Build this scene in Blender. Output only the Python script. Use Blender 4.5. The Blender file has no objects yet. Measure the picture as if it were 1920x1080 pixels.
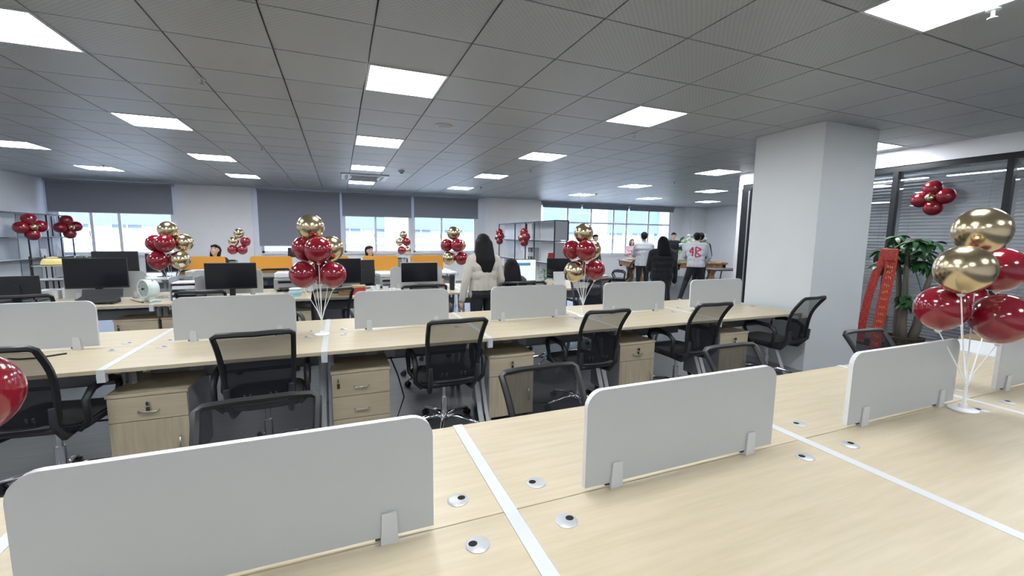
import bpy, bmesh, math, random
import numpy as np
from mathutils import Vector, Matrix, Euler
from mathutils.bvhtree import BVHTree
random.seed(7)
S = bpy.context.scene
COL = S.collection
pi = math.pi
# ---------------------------------------------------------------- camera
CZ = 1.54
F, YAW, PITCH, ROLL = 800.17, 0.383806, -0.119495, 0.0120222
cd = bpy.data.cameras.new('camera'); cam = bpy.data.objects.new('camera', cd); COL.objects.link(cam)
cd.sensor_fit = 'HORIZONTAL'; cd.sensor_width = 36.0; cd.lens = 36.0 * F / 1920.0
cd.clip_start = 0.02; cd.clip_end = 300
fw = Vector((math.sin(YAW) * math.cos(PITCH), math.cos(YAW) * math.cos(PITCH), math.sin(PITCH)))
ri = Vector((math.cos(YAW), -math.sin(YAW), 0)); up = ri.cross(fw)
r2 = math.cos(ROLL) * ri + math.sin(ROLL) * up; u2 = -math.sin(ROLL) * ri + math.cos(ROLL) * up
m3 = Matrix((r2, u2, -fw)).transposed()
cam.matrix_world = Matrix.Translation((0, 0, CZ)) @ m3.to_4x4()
S.camera = cam
# ---------------------------------------------------------------- world, exposure
w = bpy.data.worlds.new('sky'); S.world = w; w.use_nodes = True
bg = w.node_tree.nodes['Background']
bg.inputs[0].default_value = (0.60, 0.74, 1.0, 1); bg.inputs[1].default_value = 7
S.view_settings.view_transform = 'Standard'; S.view_settings.look = 'None'
S.view_settings.exposure = 0.22; S.view_settings.gamma = 1.0
S.view_settings.use_curve_mapping = False
PANEL_POWER = 27
# ---------------------------------------------------------------- materials
MATS = {}
def mat(name, col, rough=0.5, metal=0.0, spec=0.5, coat=0.0, trans=0.0, emit=None, es=0.0, alpha=1.0, sheen=0.0):
    m = bpy.data.materials.new(name); m.use_nodes = True
    b = m.node_tree.nodes['Principled BSDF']
    b.inputs['Base Color'].default_value = (*col, 1); b.inputs['Roughness'].default_value = rough
    b.inputs['Metallic'].default_value = metal; b.inputs['Specular IOR Level'].default_value = spec
    b.inputs['Coat Weight'].default_value = coat; b.inputs['Coat Roughness'].default_value = 0.08
    b.inputs['Transmission Weight'].default_value = trans; b.inputs['Alpha'].default_value = alpha
    b.inputs['Sheen Weight'].default_value = sheen
    if emit: b.inputs['Emission Color'].default_value = (*emit, 1); b.inputs['Emission Strength'].default_value = es
    MATS[name] = m
    return m
def N(m, t, **kw):
    n = m.node_tree.nodes.new(t)
    for k, v in kw.items(): setattr(n, k, v)
    return n
def noise_tint(m, c0, c1, scale=(1, 1, 1), nscale=5, detail=4, bump=0.0, coord='Object', lo=0.35, hi=0.65):
    t = m.node_tree; L = t.links; b = t.nodes['Principled BSDF']
    tc = N(m, 'ShaderNodeTexCoord'); mp = N(m, 'ShaderNodeMapping'); mp.inputs['Scale'].default_value = scale
    no = N(m, 'ShaderNodeTexNoise'); no.inputs['Scale'].default_value = nscale; no.inputs['Detail'].default_value = detail
    cr = N(m, 'ShaderNodeValToRGB'); e = cr.color_ramp.elements
    e[0].position = lo; e[1].position = hi; e[0].color = (*c0, 1); e[1].color = (*c1, 1)
    L.new(tc.outputs[coord], mp.inputs[0]); L.new(mp.outputs[0], no.inputs['Vector'])
    L.new(no.outputs[0], cr.inputs[0]); L.new(cr.outputs[0], b.inputs['Base Color'])
    if bump:
        bp = N(m, 'ShaderNodeBump'); bp.inputs['Strength'].default_value = bump; bp.inputs['Distance'].default_value = 0.003
        L.new(no.outputs[0], bp.inputs['Height']); L.new(bp.outputs[0], b.inputs['Normal'])
    return m
noise_tint(mat('wood', (.7, .6, .43), .42), (.48, .408, .283), (.54, .462, .333), (1.2, 14, 14), 3.0, 6)
noise_tint(mat('wood_v', (.7, .6, .43), .45), (.43, .365, .255), (.52, .44, .315), (12, 12, 1.0), 3.0, 6)
noise_tint(mat('wood_dark', (.4, .2, .1), .45), (.25, .12, .05), (.5, .28, .13), (8, 8, 1.5), 3.0, 5)
noise_tint(mat('column_paint', (.6, .6, .6), .6), (.62, .645, .665), (.655, .68, .70), (1, 1, 1), 1.2, 2)
mat('edge_band', (.58, .50, .38), .5)
mat('laminate', (.475, .495, .505), .35)
mat('laminate_edge', (.68, .70, .71), .35)
mat('white_metal', (.58, .595, .615), .35)
mat('grey_metal', (.36, .37, .39), .4)
mat('grey_board', (.32, .335, .36), .5)
noise_tint(mat('wall_paint', (.88, .88, .90), .6), (.88, .88, .905), (.92, .92, .945), (1, 1, 1), 1.2, 2)
noise_tint(mat('floor_vinyl', (.06, .065, .07), .38), (.085, .09, .098), (.108, .114, .124), (.6, 8, 1), 3, 6)
mat('black_frame', (.012, .014, .018), .35)
mat('black_plastic', (.012, .013, .015), .42)
mat('dark_plastic', (.035, .036, .042), .45)
mat('screen_black', (.006, .008, .012), .18)
mat('black_cloth', (.010, .011, .014), .9, sheen=.2)
mat('chrome', (.85, .86, .88), .08, 1.0)
mat('silver', (.46, .475, .50), .42, .5)
mat('handle', (.55, .52, .47), .3, .9)
mat('blind_fabric', (.27, .285, .34), .85)
mat('orange', (.60, .26, .025), .6)
mat('balloon_red', (.23, .006, .018), .14, 0, .6, coat=.5)
mat('balloon_gold', (.64, .52, .34), .21, 1.0)
mat('stick', (.85, .86, .88), .3)
mat('upvc', (.86, .88, .92), .3)
mat('led', (1, 1, 1), .5, emit=(.93, .97, 1.0), es=PANEL_POWER)
mat('led_frame', (.62, .63, .66), .4)
mat('tube_led', (1, 1, 1), .5, emit=(.95, .98, 1.0), es=16)
mat('lit_screen', (.1, .1, .1), .3, emit=(.75, .83, 1.0), es=.95)
mat('lit_bar', (.02, .1, .2), .3, emit=(.10, .25, .42), es=.7)
mat('facade', (.36, .36, .38), .8)
mat('facade_warm', (.46, .44, .42), .8)
mat('facade_glass', (.13, .15, .18), .3)
mat('facade_blue', (.085, .125, .175), .6)
mat('ground_out', (.55, .55, .56), .9)
mat('slat', (.68, .70, .73), .45)
mat('skin', (.62, .40, .30), .55)
mat('hair', (.006, .0055, .007), .6, 0, .2)
mat('eye_dark', (.01, .008, .008), .2)
mat('lip', (.35, .13, .11), .5)
mat('cream_knit', (.50, .465, .42), .9, sheen=.3)
mat('white_tee', (.55, .57, .61), .85)
mat('black_wear', (.008, .009, .013), .85, sheen=.15)
mat('navy_wear', (.012, .013, .024), .85)
mat('grey_wear', (.06, .07, .085), .9)
mat('pink_wear', (.80, .55, .60), .9)
mat('pants_dark', (.014, .016, .02), .8)
mat('pants_light', (.70, .70, .74), .85)
mat('shoe', (.03, .03, .03), .5)
mat('shoe_white', (.7, .7, .72), .5)
mat('print_red', (.50, .03, .05), .7)
mat('leaf', (.035, .12, .04), .4)
mat('leaf_pale', (.16, .28, .13), .5)
mat('petal', (.78, .80, .76), .6)
mat('trunk', (.13, .115, .09), .8)
mat('soil', (.03, .02, .015), .9)
noise_tint(mat('ribbon_red', (.45, .03, .02), .5), (.40, .02, .02), (.56, .07, .04), (1, 1, 1), 40, 3)
mat('gold_ink', (.85, .55, .15), .4, .3)
noise_tint(mat('wicker', (.04, .03, .02), .7), (.012, .01, .008), (.09, .06, .035), (1, 1, 1), 60, 2)
mat('green_felt', (.03, .22, .13), .95)
mat('fan_white', (.72, .82, .80), .35)
mat('fan_green', (.35, .46, .43), .3)
mat('paper', (.80, .81, .83), .7)
mat('carton', (.50, .36, .21), .8)
mat('blue_plastic', (.30, .58, .68), .35)
mat('yellow_helmet', (.72, .62, .25), .4)
mat('red_book', (.45, .05, .05), .6)
mat('key', (.05, .03, .02), .4)
mat('hollow', (.004, .004, .004), .9)
# perforated aluminium ceiling tile: satin, with a fine lattice of pressed dots
def tile_mat():
    m = mat('ceiling_tile', (.7, .7, .71), .42, .06, .45)
    t = m.node_tree; L = t.links; b = t.nodes['Principled BSDF']
    tc = N(m, 'ShaderNodeTexCoord'); sx = N(m, 'ShaderNodeSeparateXYZ'); L.new(tc.outputs['Object'], sx.inputs[0])
    outs = []
    for k in (0, 1):
        mu = N(m, 'ShaderNodeMath', operation='MULTIPLY'); mu.inputs[1].default_value = 2 * pi / 0.036
        si = N(m, 'ShaderNodeMath', operation='SINE')
        L.new(sx.outputs[k], mu.inputs[0]); L.new(mu.outputs[0], si.inputs[0]); outs.append(si)
    mm = N(m, 'ShaderNodeMath', operation='MULTIPLY'); L.new(outs[0].outputs[0], mm.inputs[0]); L.new(outs[1].outputs[0], mm.inputs[1])
    cr = N(m, 'ShaderNodeValToRGB'); e = cr.color_ramp.elements
    e[0].position = .25; e[1].position = .85; e[0].color = (.455, .475, .485, 1); e[1].color = (.375, .395, .405, 1)
    ad = N(m, 'ShaderNodeMath', operation='MULTIPLY_ADD'); ad.inputs[1].default_value = .5; ad.inputs[2].default_value = .5
    L.new(mm.outputs[0], ad.inputs[0]); L.new(ad.outputs[0], cr.inputs[0]); L.new(cr.outputs[0], b.inputs['Base Color'])
    bp = N(m, 'ShaderNodeBump'); bp.inputs['Strength'].default_value = .15; bp.inputs['Distance'].default_value = .004
    L.new(ad.outputs[0], bp.inputs['Height']); L.new(bp.outputs[0], b.inputs['Normal'])
tile_mat()
def clear_mat(name, col, mixfac, rough, tint=(1, 1, 1)):
    m = bpy.data.materials.new(name); m.use_nodes = True; t = m.node_tree; t.nodes.clear(); MATS[name] = m
    o = N(m, 'ShaderNodeOutputMaterial'); mx = N(m, 'ShaderNodeMixShader'); tr = N(m, 'ShaderNodeBsdfTransparent')
    gl = N(m, 'ShaderNodeBsdfGlossy'); fr = N(m, 'ShaderNodeFresnel'); fr.inputs[0].default_value = mixfac
    tr.inputs[0].default_value = (*tint, 1); gl.inputs[0].default_value = (*col, 1); gl.inputs[1].default_value = rough
    t.links.new(fr.outputs[0], mx.inputs[0]); t.links.new(tr.outputs[0], mx.inputs[1]); t.links.new(gl.outputs[0], mx.inputs[2])
    t.links.new(mx.outputs[0], o.inputs[0])
clear_mat('pane_glass', (1, 1, 1), 1.45, .0, (.93, .96, .98))
clear_mat('partition_glass', (1, 1, 1), 1.6, .0, (.93, .95, .97))
def mesh_fabric():
    m = bpy.data.materials.new('chair_mesh'); m.use_nodes = True; t = m.node_tree; t.nodes.clear(); MATS['chair_mesh'] = m
    o = N(m, 'ShaderNodeOutputMaterial'); mx = N(m, 'ShaderNodeMixShader'); tr = N(m, 'ShaderNodeBsdfTransparent')
    df = N(m, 'ShaderNodeBsdfDiffuse'); df.inputs[0].default_value = (.02, .021, .025, 1)
    mx.inputs[0].default_value = .64
    t.links.new(tr.outputs[0], mx.inputs[1]); t.links.new(df.outputs[0], mx.inputs[2]); t.links.new(mx.outputs[0], o.inputs[0])
mesh_fabric()
# ---------------------------------------------------------------- mesh helpers
class MB:
    def __init__(self): self.bm = bmesh.new()
    def box(self, c, s, rot=None, bev=0.0, seg=2):
        r = bmesh.ops.create_cube(self.bm, size=1.0)
        M4 = Matrix.Translation(c) @ (Euler(rot).to_matrix().to_4x4() if rot else Matrix.Identity(4)) @ Matrix.Diagonal((*s, 1))
        bmesh.ops.transform(self.bm, matrix=M4, verts=r['verts'])
        if bev:
            ed = list({e for v in r['verts'] for e in v.link_edges})
            bmesh.ops.bevel(self.bm, geom=ed, offset=bev, segments=seg, affect='EDGES', profile=.5)
        return self
    def bb(self, x0, x1, y0, y1, z0, z1, bev=0.0):
        return self.box(((x0 + x1) / 2, (y0 + y1) / 2, (z0 + z1) / 2), (x1 - x0, y1 - y0, z1 - z0), None, bev)
    def cyl(self, p0, p1, r0, r1=None, n=12, cap=True):
        p0, p1 = Vector(p0), Vector(p1); d = p1 - p0
        r1 = r0 if r1 is None else r1
        M4 = Matrix.Translation((p0 + p1) / 2) @ d.to_track_quat('Z', 'Y').to_matrix().to_4x4()
        bmesh.ops.create_cone(self.bm, cap_ends=cap, segments=n, radius1=r0, radius2=r1, depth=d.length, matrix=M4)
        return self
    def tube(self, pts, r, n=8, closed=False, sx=1.0):
        pts = [Vector(p) for p in pts]; rs = r if isinstance(r, (list, tuple)) else [r] * len(pts); rings = []; prev = None
        for i, p in enumerate(pts):
            a = pts[i - 1] if (i or closed) else pts[i]; b = pts[(i + 1) % len(pts)] if (i < len(pts) - 1 or closed) else pts[i]
            t = (b - a).normalized()
            if prev is None:
                ref = Vector((0, 0, 1)) if abs(t.z) < .9 else Vector((1, 0, 0))
            else: ref = prev
            u = (ref - t * ref.dot(t)).normalized(); v = t.cross(u); prev = u
            rings.append([self.bm.verts.new(p + (u * math.cos(2 * pi * k / n) * sx + v * math.sin(2 * pi * k / n)) * rs[i]) for k in range(n)])
        m = len(rings)
        for i in range(m if closed else m - 1):
            A, B = rings[i], rings[(i + 1) % m]
            for k in range(n): self.bm.faces.new((A[k], A[(k + 1) % n], B[(k + 1) % n], B[k]))
        if not closed:
            self.bm.faces.new(rings[0][::-1]); self.bm.faces.new(rings[-1])
        return self
    def lathe(self, prof, n=20, c=(0, 0, 0)):
        c = Vector(c); rings = []
        for r, z in prof:
            if r < 1e-6: rings.append([self.bm.verts.new(c + Vector((0, 0, z)))])
            else: rings.append([self.bm.verts.new(c + Vector((r * math.cos(2 * pi * k / n), r * math.sin(2 * pi * k / n), z))) for k in range(n)])
        for A, B in zip(rings, rings[1:]):
            for k in range(n):
                k2 = (k + 1) % n
                if len(A) == 1 and len(B) == 1: continue
                if len(A) == 1: self.bm.faces.new((A[0], B[k2], B[k]))
                elif len(B) == 1: self.bm.faces.new((A[k], A[k2], B[0]))
                else: self.bm.faces.new((A[k], A[k2], B[k2], B[k]))
        return self
    def prism(self, pts, depth, M4=None, edge_mat=None):
        # pts in local XY, extruded along local Z from 0 to depth, then moved by M4
        bot = [self.bm.verts.new((p[0], p[1], 0)) for p in pts]; top = [self.bm.verts.new((p[0], p[1], depth)) for p in pts]
        self.bm.faces.new(bot[::-1]); self.bm.faces.new(top); n = len(pts)
        for k in range(n):
            f = self.bm.faces.new((bot[k], bot[(k + 1) % n], top[(k + 1) % n], top[k]))
            if edge_mat is not None: f.material_index = edge_mat
        if M4 is not None: bmesh.ops.transform(self.bm, matrix=M4, verts=bot + top)
        return self
    def sph(self, c, r, u=16, v=10):
        c = Vector(c); r = r if isinstance(r, (tuple, list)) else (r, r, r); nv = self.bm.verts.new; nf = self.bm.faces.new
        top = nv(c + Vector((0, 0, r[2]))); bot = nv(c - Vector((0, 0, r[2]))); rings = []
        for j in range(1, v):
            a = pi * j / v; s_, z = math.sin(a), c.z + r[2] * math.cos(a)
            rings.append([nv((c.x + r[0] * s_ * math.cos(2 * pi * k / u), c.y + r[1] * s_ * math.sin(2 * pi * k / u), z)) for k in range(u)])
        for k in range(u):
            k2 = (k + 1) % u
            nf((top, rings[0][k], rings[0][k2])); nf((bot, rings[-1][k2], rings[-1][k]))
            for A, B in zip(rings, rings[1:]): nf((A[k], B[k], B[k2], A[k2]))
        return self
    def quad(self, *ps):
        self.bm.faces.new([self.bm.verts.new(p) for p in ps]); return self
    def mesh(self, name, m, smooth=None):
        bmesh.ops.recalc_face_normals(self.bm, faces=self.bm.faces)
        me = bpy.data.meshes.new(name); self.bm.to_mesh(me); self.bm.free()
        for x in (m if isinstance(m, (list, tuple)) else [m]): me.materials.append(MATS[x])
        if smooth is not None:
            if smooth is True: me.shade_smooth()
            else:
                me.shade_smooth(); me.set_sharp_from_angle(angle=math.radians(smooth))
        return me
    def build(self, name, m, parent=None, loc=(0, 0, 0), rot=(0, 0, 0), smooth=None):
        o = bpy.data.objects.new(name, self.mesh(name, m, smooth)); COL.objects.link(o)
        o.location = loc; o.rotation_euler = rot
        if parent: o.parent = parent
        return o
def tag(o, label, cat, group=None):
    o['label'] = label; o['category'] = cat
    if group: o['group'] = group
    return o
def thing(name, label, cat, loc=(0, 0, 0), rz=0.0, group=None):
    o = bpy.data.objects.new(name, None); COL.objects.link(o); o.location = loc; o.rotation_euler = (0, 0, rz)
    o.empty_display_size = .1
    return tag(o, label, cat, group)
def struct(o): o['kind'] = 'structure'; return o
def stuff(o): o['kind'] = 'stuff'; return o
TREES = {}
def tree_of(root):
    # nested (object, [children]) list, read once per prototype
    if root.name not in TREES:
        kids = {}
        for o in COL.objects:
            if o.parent: kids.setdefault(o.parent.name, []).append(o)
        def rec(o): return (o, [rec(k) for k in kids.get(o.name, [])])
        TREES[root.name] = rec(root)
    return TREES[root.name]
def dup(root, loc, rz=0.0, label=None, group=None, scale=None):
    def cp(node, par):
        c = node[0].copy(); COL.objects.link(c); c.parent = par
        for ch in node[1]: cp(ch, c)
        return c
    r = cp(tree_of(root), None); r.location = loc; r.rotation_euler = (0, 0, rz)
    if scale: r.scale = scale
    if label: r['label'] = label
    if group: r['group'] = group
    return r
def rrect(w, h, r, n=6, bottom_r=0.0):
    # outline with rounded top corners (and bottom ones when bottom_r)
    pts = []
    for cx, cy, a0, rr in ((w / 2, h, 0, r), (-w / 2, h, 90, r), (-w / 2, 0, 180, bottom_r), (w / 2, 0, 270, bottom_r)):
        if rr <= 0: pts.append((cx, cy)); continue
        ox = cx - rr * (1 if cx > 0 else -1); oy = cy - rr * (1 if cy > 0 else -1)
        for k in range(n + 1):
            a = math.radians(a0 + 90 * k / n); pts.append((ox + rr * math.cos(a), oy + rr * math.sin(a)))
    return pts
RX90 = Matrix.Rotation(pi / 2, 4, 'X')
CEIL = 2.793; T = .613; OX, OY = .238, 2.855
sun = bpy.data.lights.new('sun', 'SUN'); so = bpy.data.objects.new('sun', sun); COL.objects.link(so)
sun.energy = 14; sun.angle = .02; sun.color = (.94, .97, 1)
so.rotation_euler = Vector((.25, .75, -.62)).to_track_quat('-Z', 'Y').to_euler()
# ================================================================ SETTING
XL, XR, YB, YF = -6.5, 13.9, -3.2, 13.8
GX, GY = 7.25, 6.2          # glazed meeting room corner
struct(MB().bb(XL - .2, XR + .2, YB - .2, YF + .2, -.12, 0).build('floor', 'floor_vinyl'))
ceil = struct(MB().bb(XL - .2, XR + .2, YB - .2, YF + .2, CEIL + .035, CEIL + .2).build('ceiling', 'grey_metal'))
LIGHTS = [(i, j) for j in (-7, -3, 1, 5, 9, 13) for i in (-8, -4, 0, 4)] + [(8, -7), (8, -3), (10, 1), (10, 5)] + [(i, j) for j in (9, 13) for i in (10, 14, 18)]  # unseen rear row and near right pair added to brighten dividers and column
AC = (.55, 9.99)
tile_me = MB().bb(0, T - .011, 0, T - .011, 0, .012).mesh('tile', 'ceiling_tile')
def pix(p):
    d = Vector(p) - Vector((0, 0, CZ)); z = d.dot(fw)
    if z < .05: return None
    return 960 + F * d.dot(r2) / z, 540 - F * d.dot(u2) / z, z
cells = []
for i in range(-12, 24):
    for j in range(-10, 19):
        x, y = OX + i * T, OY + j * T
        if x + T < XL or x > XR or y + T < YB or y > YF or (i, j) in LIGHTS: continue
        if abs(x + T / 2 - AC[0]) < .5 and abs(y + T / 2 - AC[1]) < .5: continue
        q = pix((x + T / 2, y + T / 2, CEIL))
        inv = q is not None and -80 < q[0] < 2000 and -60 < q[1] < 600
        if x > GX - .2 and y < GY - .4: inv = False
        cells.append((0 if inv else 1, q[2] if q else 99, x, y))
cells.sort()
for k, (_, _, x, y) in enumerate(cells[:300]):
    o = bpy.data.objects.new('ceiling_tile', tile_me); COL.objects.link(o); o.location = (x + .0055, y + .0055, CEIL); o.parent = ceil
mb = MB()
for _, _, x, y in cells[300:]:
    mb.bb(max(x + .0055, XL), min(x + T - .0055, XR), y + .0055, min(y + T - .0055, YF), CEIL, CEIL + .012)
stuff(mb.build('ceiling_tile_field', 'ceiling_tile', ceil))
# ---- walls
struct(MB().bb(XL - .2, XL, YB - .2, YF + .2, 0, CEIL + .035).build('wall_left', 'wall_paint'))
struct(MB().bb(XL, XR, YB - .2, YB, 0, CEIL + .035).build('wall_back', 'wall_paint'))
struct(MB().bb(XR, XR + .2, YB - .2, YF + .2, 0, CEIL + .035).build('wall_right', 'wall_paint'))
OPEN = [(-6.36, -4.02, .97, 2.72), (-2.03, .05, 1.0, 2.72), (.13, 2.10, 1.0, 2.72), (2.19, 4.26, 1.0, 2.72), (6.62, 12.5, .90, 2.72)]
mb = MB(); xs = [XL - .2]
for a, b, z0, z1 in OPEN:
    mb.bb(xs[-1], a, YF, YF + .2, 0, CEIL + .035); mb.bb(a, b, YF, YF + .2, 0, z0); mb.bb(a, b, YF, YF + .2, z1, CEIL + .035); xs.append(b)
mb.bb(xs[-1], XR + .2, YF, YF + .2, 0, CEIL + .035)
struct(mb.build('wall_far', 'wall_paint'))
struct(MB().bb(-3.35, -2.2, YF - .1, YF, 0, CEIL).build('wall_pilaster', 'wall_paint'))
struct(MB().bb(4.5, 6.45, YF - .42, YF, 0, CEIL).build('wall_pier', 'wall_paint'))
struct(MB().bb(13.1, XR, YF - .35, YF, 0, CEIL).build('wall_corner_pier', 'wall_paint'))
struct(MB().bb(GX - .02, XR, GY - .1, GY, 0, CEIL).build('wall_partition', 'wall_paint'))
struct(MB().bb(10.6, 10.7, YB, GY - .1, 0, CEIL).build('wall_meeting_room', 'wall_paint'))
struct(MB().bb(GX - .05, GX + .07, YB, GY - .1, 2.575, CEIL).build('wall_fascia', 'wall_paint'))
# column
CX0, CX1, CY0, CY1 = 4.8, 5.72, 3.1, 3.92
struct(MB().bb(CX0, CX1, CY0, CY1, 0, CEIL, .004).build('wall_column', 'column_paint'))
mb = MB()
mb.bb(CX0 - .012, CX1 + .012, CY0 - .012, CY0, 0, .08); mb.bb(CX0 - .012, CX0, CY0, CY1, 0, .08); mb.bb(CX1, CX1 + .012, CY0, CY1, 0, .08)
struct(mb.build('baseboard_column', 'grey_metal'))
struct(MB().bb(XL, XL + .012, YB, YF, 0, .08).build('baseboard_left', 'grey_metal'))
struct(MB().bb(XL + .012, 4.5, YF - .115, YF - .1, 0, .08).build('baseboard_far', 'grey_metal'))
# ---- windows on the far wall
def window(n, a, b, z0, z1, mull, trans=None):
    w_ = struct(MB().bb(a - .03, b + .03, YF - .05, YF + .05, z0 - .04, z0).build('window_%d' % n, 'upvc'))
    mb = MB(); y0, y1 = YF + .06, YF + .12
    mb.bb(a, b, y0, y1, z0, z0 + .06); mb.bb(a, b, y0, y1, z1 - .06, z1); mb.bb(a, a + .06, y0, y1, z0, z1); mb.bb(b - .06, b, y0, y1, z0, z1)
    xs = [a] + mull + [b]
    for x in mull: mb.bb(x - .03, x + .03, y0, y1, z0 + .06, z1 - .06)
    if trans: mb.bb(a + .06, b - .06, y0 - .005, y1 - .005, trans - .03, trans + .03)
    mb.build('window_frame', 'upvc', w_)
    zs = [z0 + .06] + ([trans] if trans else []) + [z1 - .06]
    for xa, xb in zip(xs, xs[1:]):
        for za, zb in zip(zs, zs[1:]):
            MB().bb(xa + .03, xb - .03, y0 + .02, y0 + .026, za, zb).build('window_pane', 'pane_glass', w_)
    for x in mull[::2]: MB().bb(x - .05, x - .035, y0 - .03, y0, z0 + .45, z0 + .6, .004).build('window_handle', 'grey_metal', w_)
window(1, *OPEN[0], [-5.7, -5.15])
window(2, *OPEN[1], [-1.0])
window(3, *OPEN[2], [1.05])
window(4, *OPEN[3], [3.1])
window(5, *OPEN[4], [7.75, 8.75, 9.75, 10.35, 11.4], 2.08)
def roller(a, b, z0, y, label, chain=False, group='grey roller blinds on the far windows'):
    o = thing('roller_blind', label, 'blind', (0, 0, 0), 0, group)
    MB().cyl((a, y, 2.75), (b, y, 2.75), .025, n=14).build('roller_tube', 'grey_metal', o, smooth=40)
    MB().bb(a + .01, b - .01, y - .003, y + .003, z0 + .02, 2.752).build('fabric', 'blind_fabric', o)
    MB().bb(a + .01, b - .01, y - .010, y + .010, z0, z0 + .025, .004).build('bottom_rail', 'grey_metal', o)
    for x in (a - .012, b + .002): MB().bb(x, x + .01, y - .03, YF, 2.72, CEIL).build('bracket', 'white_metal', o)
    if chain: MB().cyl((b + .02, y, 1.3), (b + .02, y, 2.75), .003, n=6).build('pull_chain', 'white_metal', o)
roller(-6.41, -3.95, 2.0, YF - .15, 'dark grey roller blind half lowered over the window by the wall shelves')
roller(-2.06, .06, 1.2, YF - .15, 'dark grey roller blind pulled almost fully down, longest of the four')
roller(.10, 2.12, 2.08, YF - .15, 'dark grey roller blind half lowered next to the fully lowered one', True)
roller(2.18, 4.28, 2.1, YF - .15, 'dark grey roller blind half lowered beside the white wall pier', True)
for a, b, t in ((6.64, 8.22, 'beside the white wall pier'), (8.27, 10.3, 'in the middle of the long window'), (10.35, 12.5, 'near the corner of the games area')):
    roller(a, b, 2.58, YF - .1, 'grey roller blind rolled up nearly to the top ' + t)
# ---- view outside: buildings across the street
out = tag(bpy.data.objects.new('office_building', None), 'white multi-storey building across the street with rows of windows', 'building'); COL.objects.link(out); out.location = (0, 34, -9)
MB().bb(-45, 60, 0, 8, 0, 11.0).build('wall', 'facade', out)
MB().bb(-45, 60, -.3, 8.2, 11.0, 13.6).build('cladding', 'facade_blue', out)
MB().bb(-45, 60, -.35, 8.2, 13.6, 13.9).build('parapet', 'facade', out)
for x in (-8.5, 3.2, 14.5, 21.0, 29.0):
    MB().bb(x, x + 1.7, -.8, 3, 0, 14.8).build('stair_tower', 'facade_warm', out)
wm = MB().bb(0, 1.5, -.06, .05, 0, 1.5).mesh('window', 'facade_glass'); wf = MB()
for a in ((-.08, 0, -.08, 1.58), (1.5, 1.58, -.08, 1.58), (0, 1.5, -.08, 0), (0, 1.5, 1.5, 1.58), (.72, .78, 0, 1.5)): wf.bb(a[0], a[1], -.1, .05, a[2], a[3])
wf = wf.mesh('window_frame', 'upvc')
for fl in range(2, 4):
    for k in range(-13, 20):
        o = bpy.data.objects.new('window', wm); COL.objects.link(o); o.parent = out; o.location = (k * 2.6, 0, fl * 3.1 + 1.0)
        f = bpy.data.objects.new('window_frame', wf); COL.objects.link(f); f.parent = o
for fl in range(2, 4):
    MB().bb(-45, 60, -.25, 0, fl * 3.1 + .55, fl * 3.1 + .75).build('ledge', 'facade_warm', out)
struct(MB().bb(-80, 90, 14.2, 120, -9.2, -9).build('ground_outside', 'ground_out'))
# ---- glazed partition with venetian blinds
mb = MB()
struct(MB().bb(GX - .03, GX + .03, YB, GY - .1, 2.5, 2.575).build('trim_1', 'black_frame'))
struct(MB().bb(GX - .03, GX + .03, YB, GY - .1, 0, .1).build('trim_2', 'black_frame'))
posts = [6.0, 4.78, 3.66, 2.55, 1.4, .25, -.9, -2.05]
for n, y in enumerate(posts):
    w_ = .2 if n == 0 else .06
    struct(MB().bb(GX - .05 if n == 0 else GX - .03, GX + .05, y - w_ / 2, y + w_ / 2, .1 if n else 0, 2.5).build('trim_%d' % (n + 3), 'black_frame'))
d_ = struct(MB().bb(GX - .056, GX - .05, 5.93, 5.95, .1, 2.45).build('trim_20', 'silver'))
yy = [5.9] + posts[1:]
for n, (b, a) in enumerate(zip(yy, yy[1:])):
    p = struct(MB().bb(GX - .004, GX + .004, a + .03, b - .03, .1, 2.5).build('window_%d' % (n + 10), 'partition_glass'))
    bl = thing('venetian_blind', 'grey slatted venetian blind behind the black-framed glass partition', 'blind', (GX + .09, 0, 0), 0, 'venetian blinds in the glass partition')
    mb = MB(); z = .16
    ca, sa = math.cos(.55) * .026, math.sin(.55) * .026
    while z < 2.42:
        mb.quad((-ca, a + .05, z - sa), (-ca, b - .05, z - sa), (ca, b - .05, z + sa), (ca, a + .05, z + sa)); z += .045
    stuff(mb.build('slats', 'slat', bl))
    MB().bb(-.026, .026, a + .05, b - .05, 2.43, 2.48).build('head_rail', 'slat', bl)
    MB().bb(-.014, .014, a + .05, b - .05, .125, .145).build('bottom_rail', 'slat', bl)
    for t in (.15, .85): MB().cyl((-.028, a + (b - a) * t, .13), (-.028, a + (b - a) * t, 2.44), .0015, n=5).build('ladder_cord', 'white_metal', bl)
for y0, y1, x in ((2.2, 3.4, 7.9), (3.6, 4.8, 7.9), (2.2, 3.4, 9.2), (3.6, 4.8, 9.2), (.6, 1.9, 7.9)):
    o = thing('linear_lamp', 'thin linear lamp hanging in the meeting room behind the blinds', 'lamp', (x, 0, 2.46), 0, 'linear lamps in the meeting room')
    MB().bb(-.03, .03, y0, y1, 0, .05, .005).build('housing', 'white_metal', o)
    MB().bb(-.025, .025, y0 + .01, y1 - .01, -.008, 0).build('diffuser', 'tube_led', o)
    for y in (y0 + .1, y1 - .1): MB().cyl((0, y, .05), (0, y, CEIL - 2.46), .003, n=5).build('wire', 'grey_metal', o)
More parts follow.
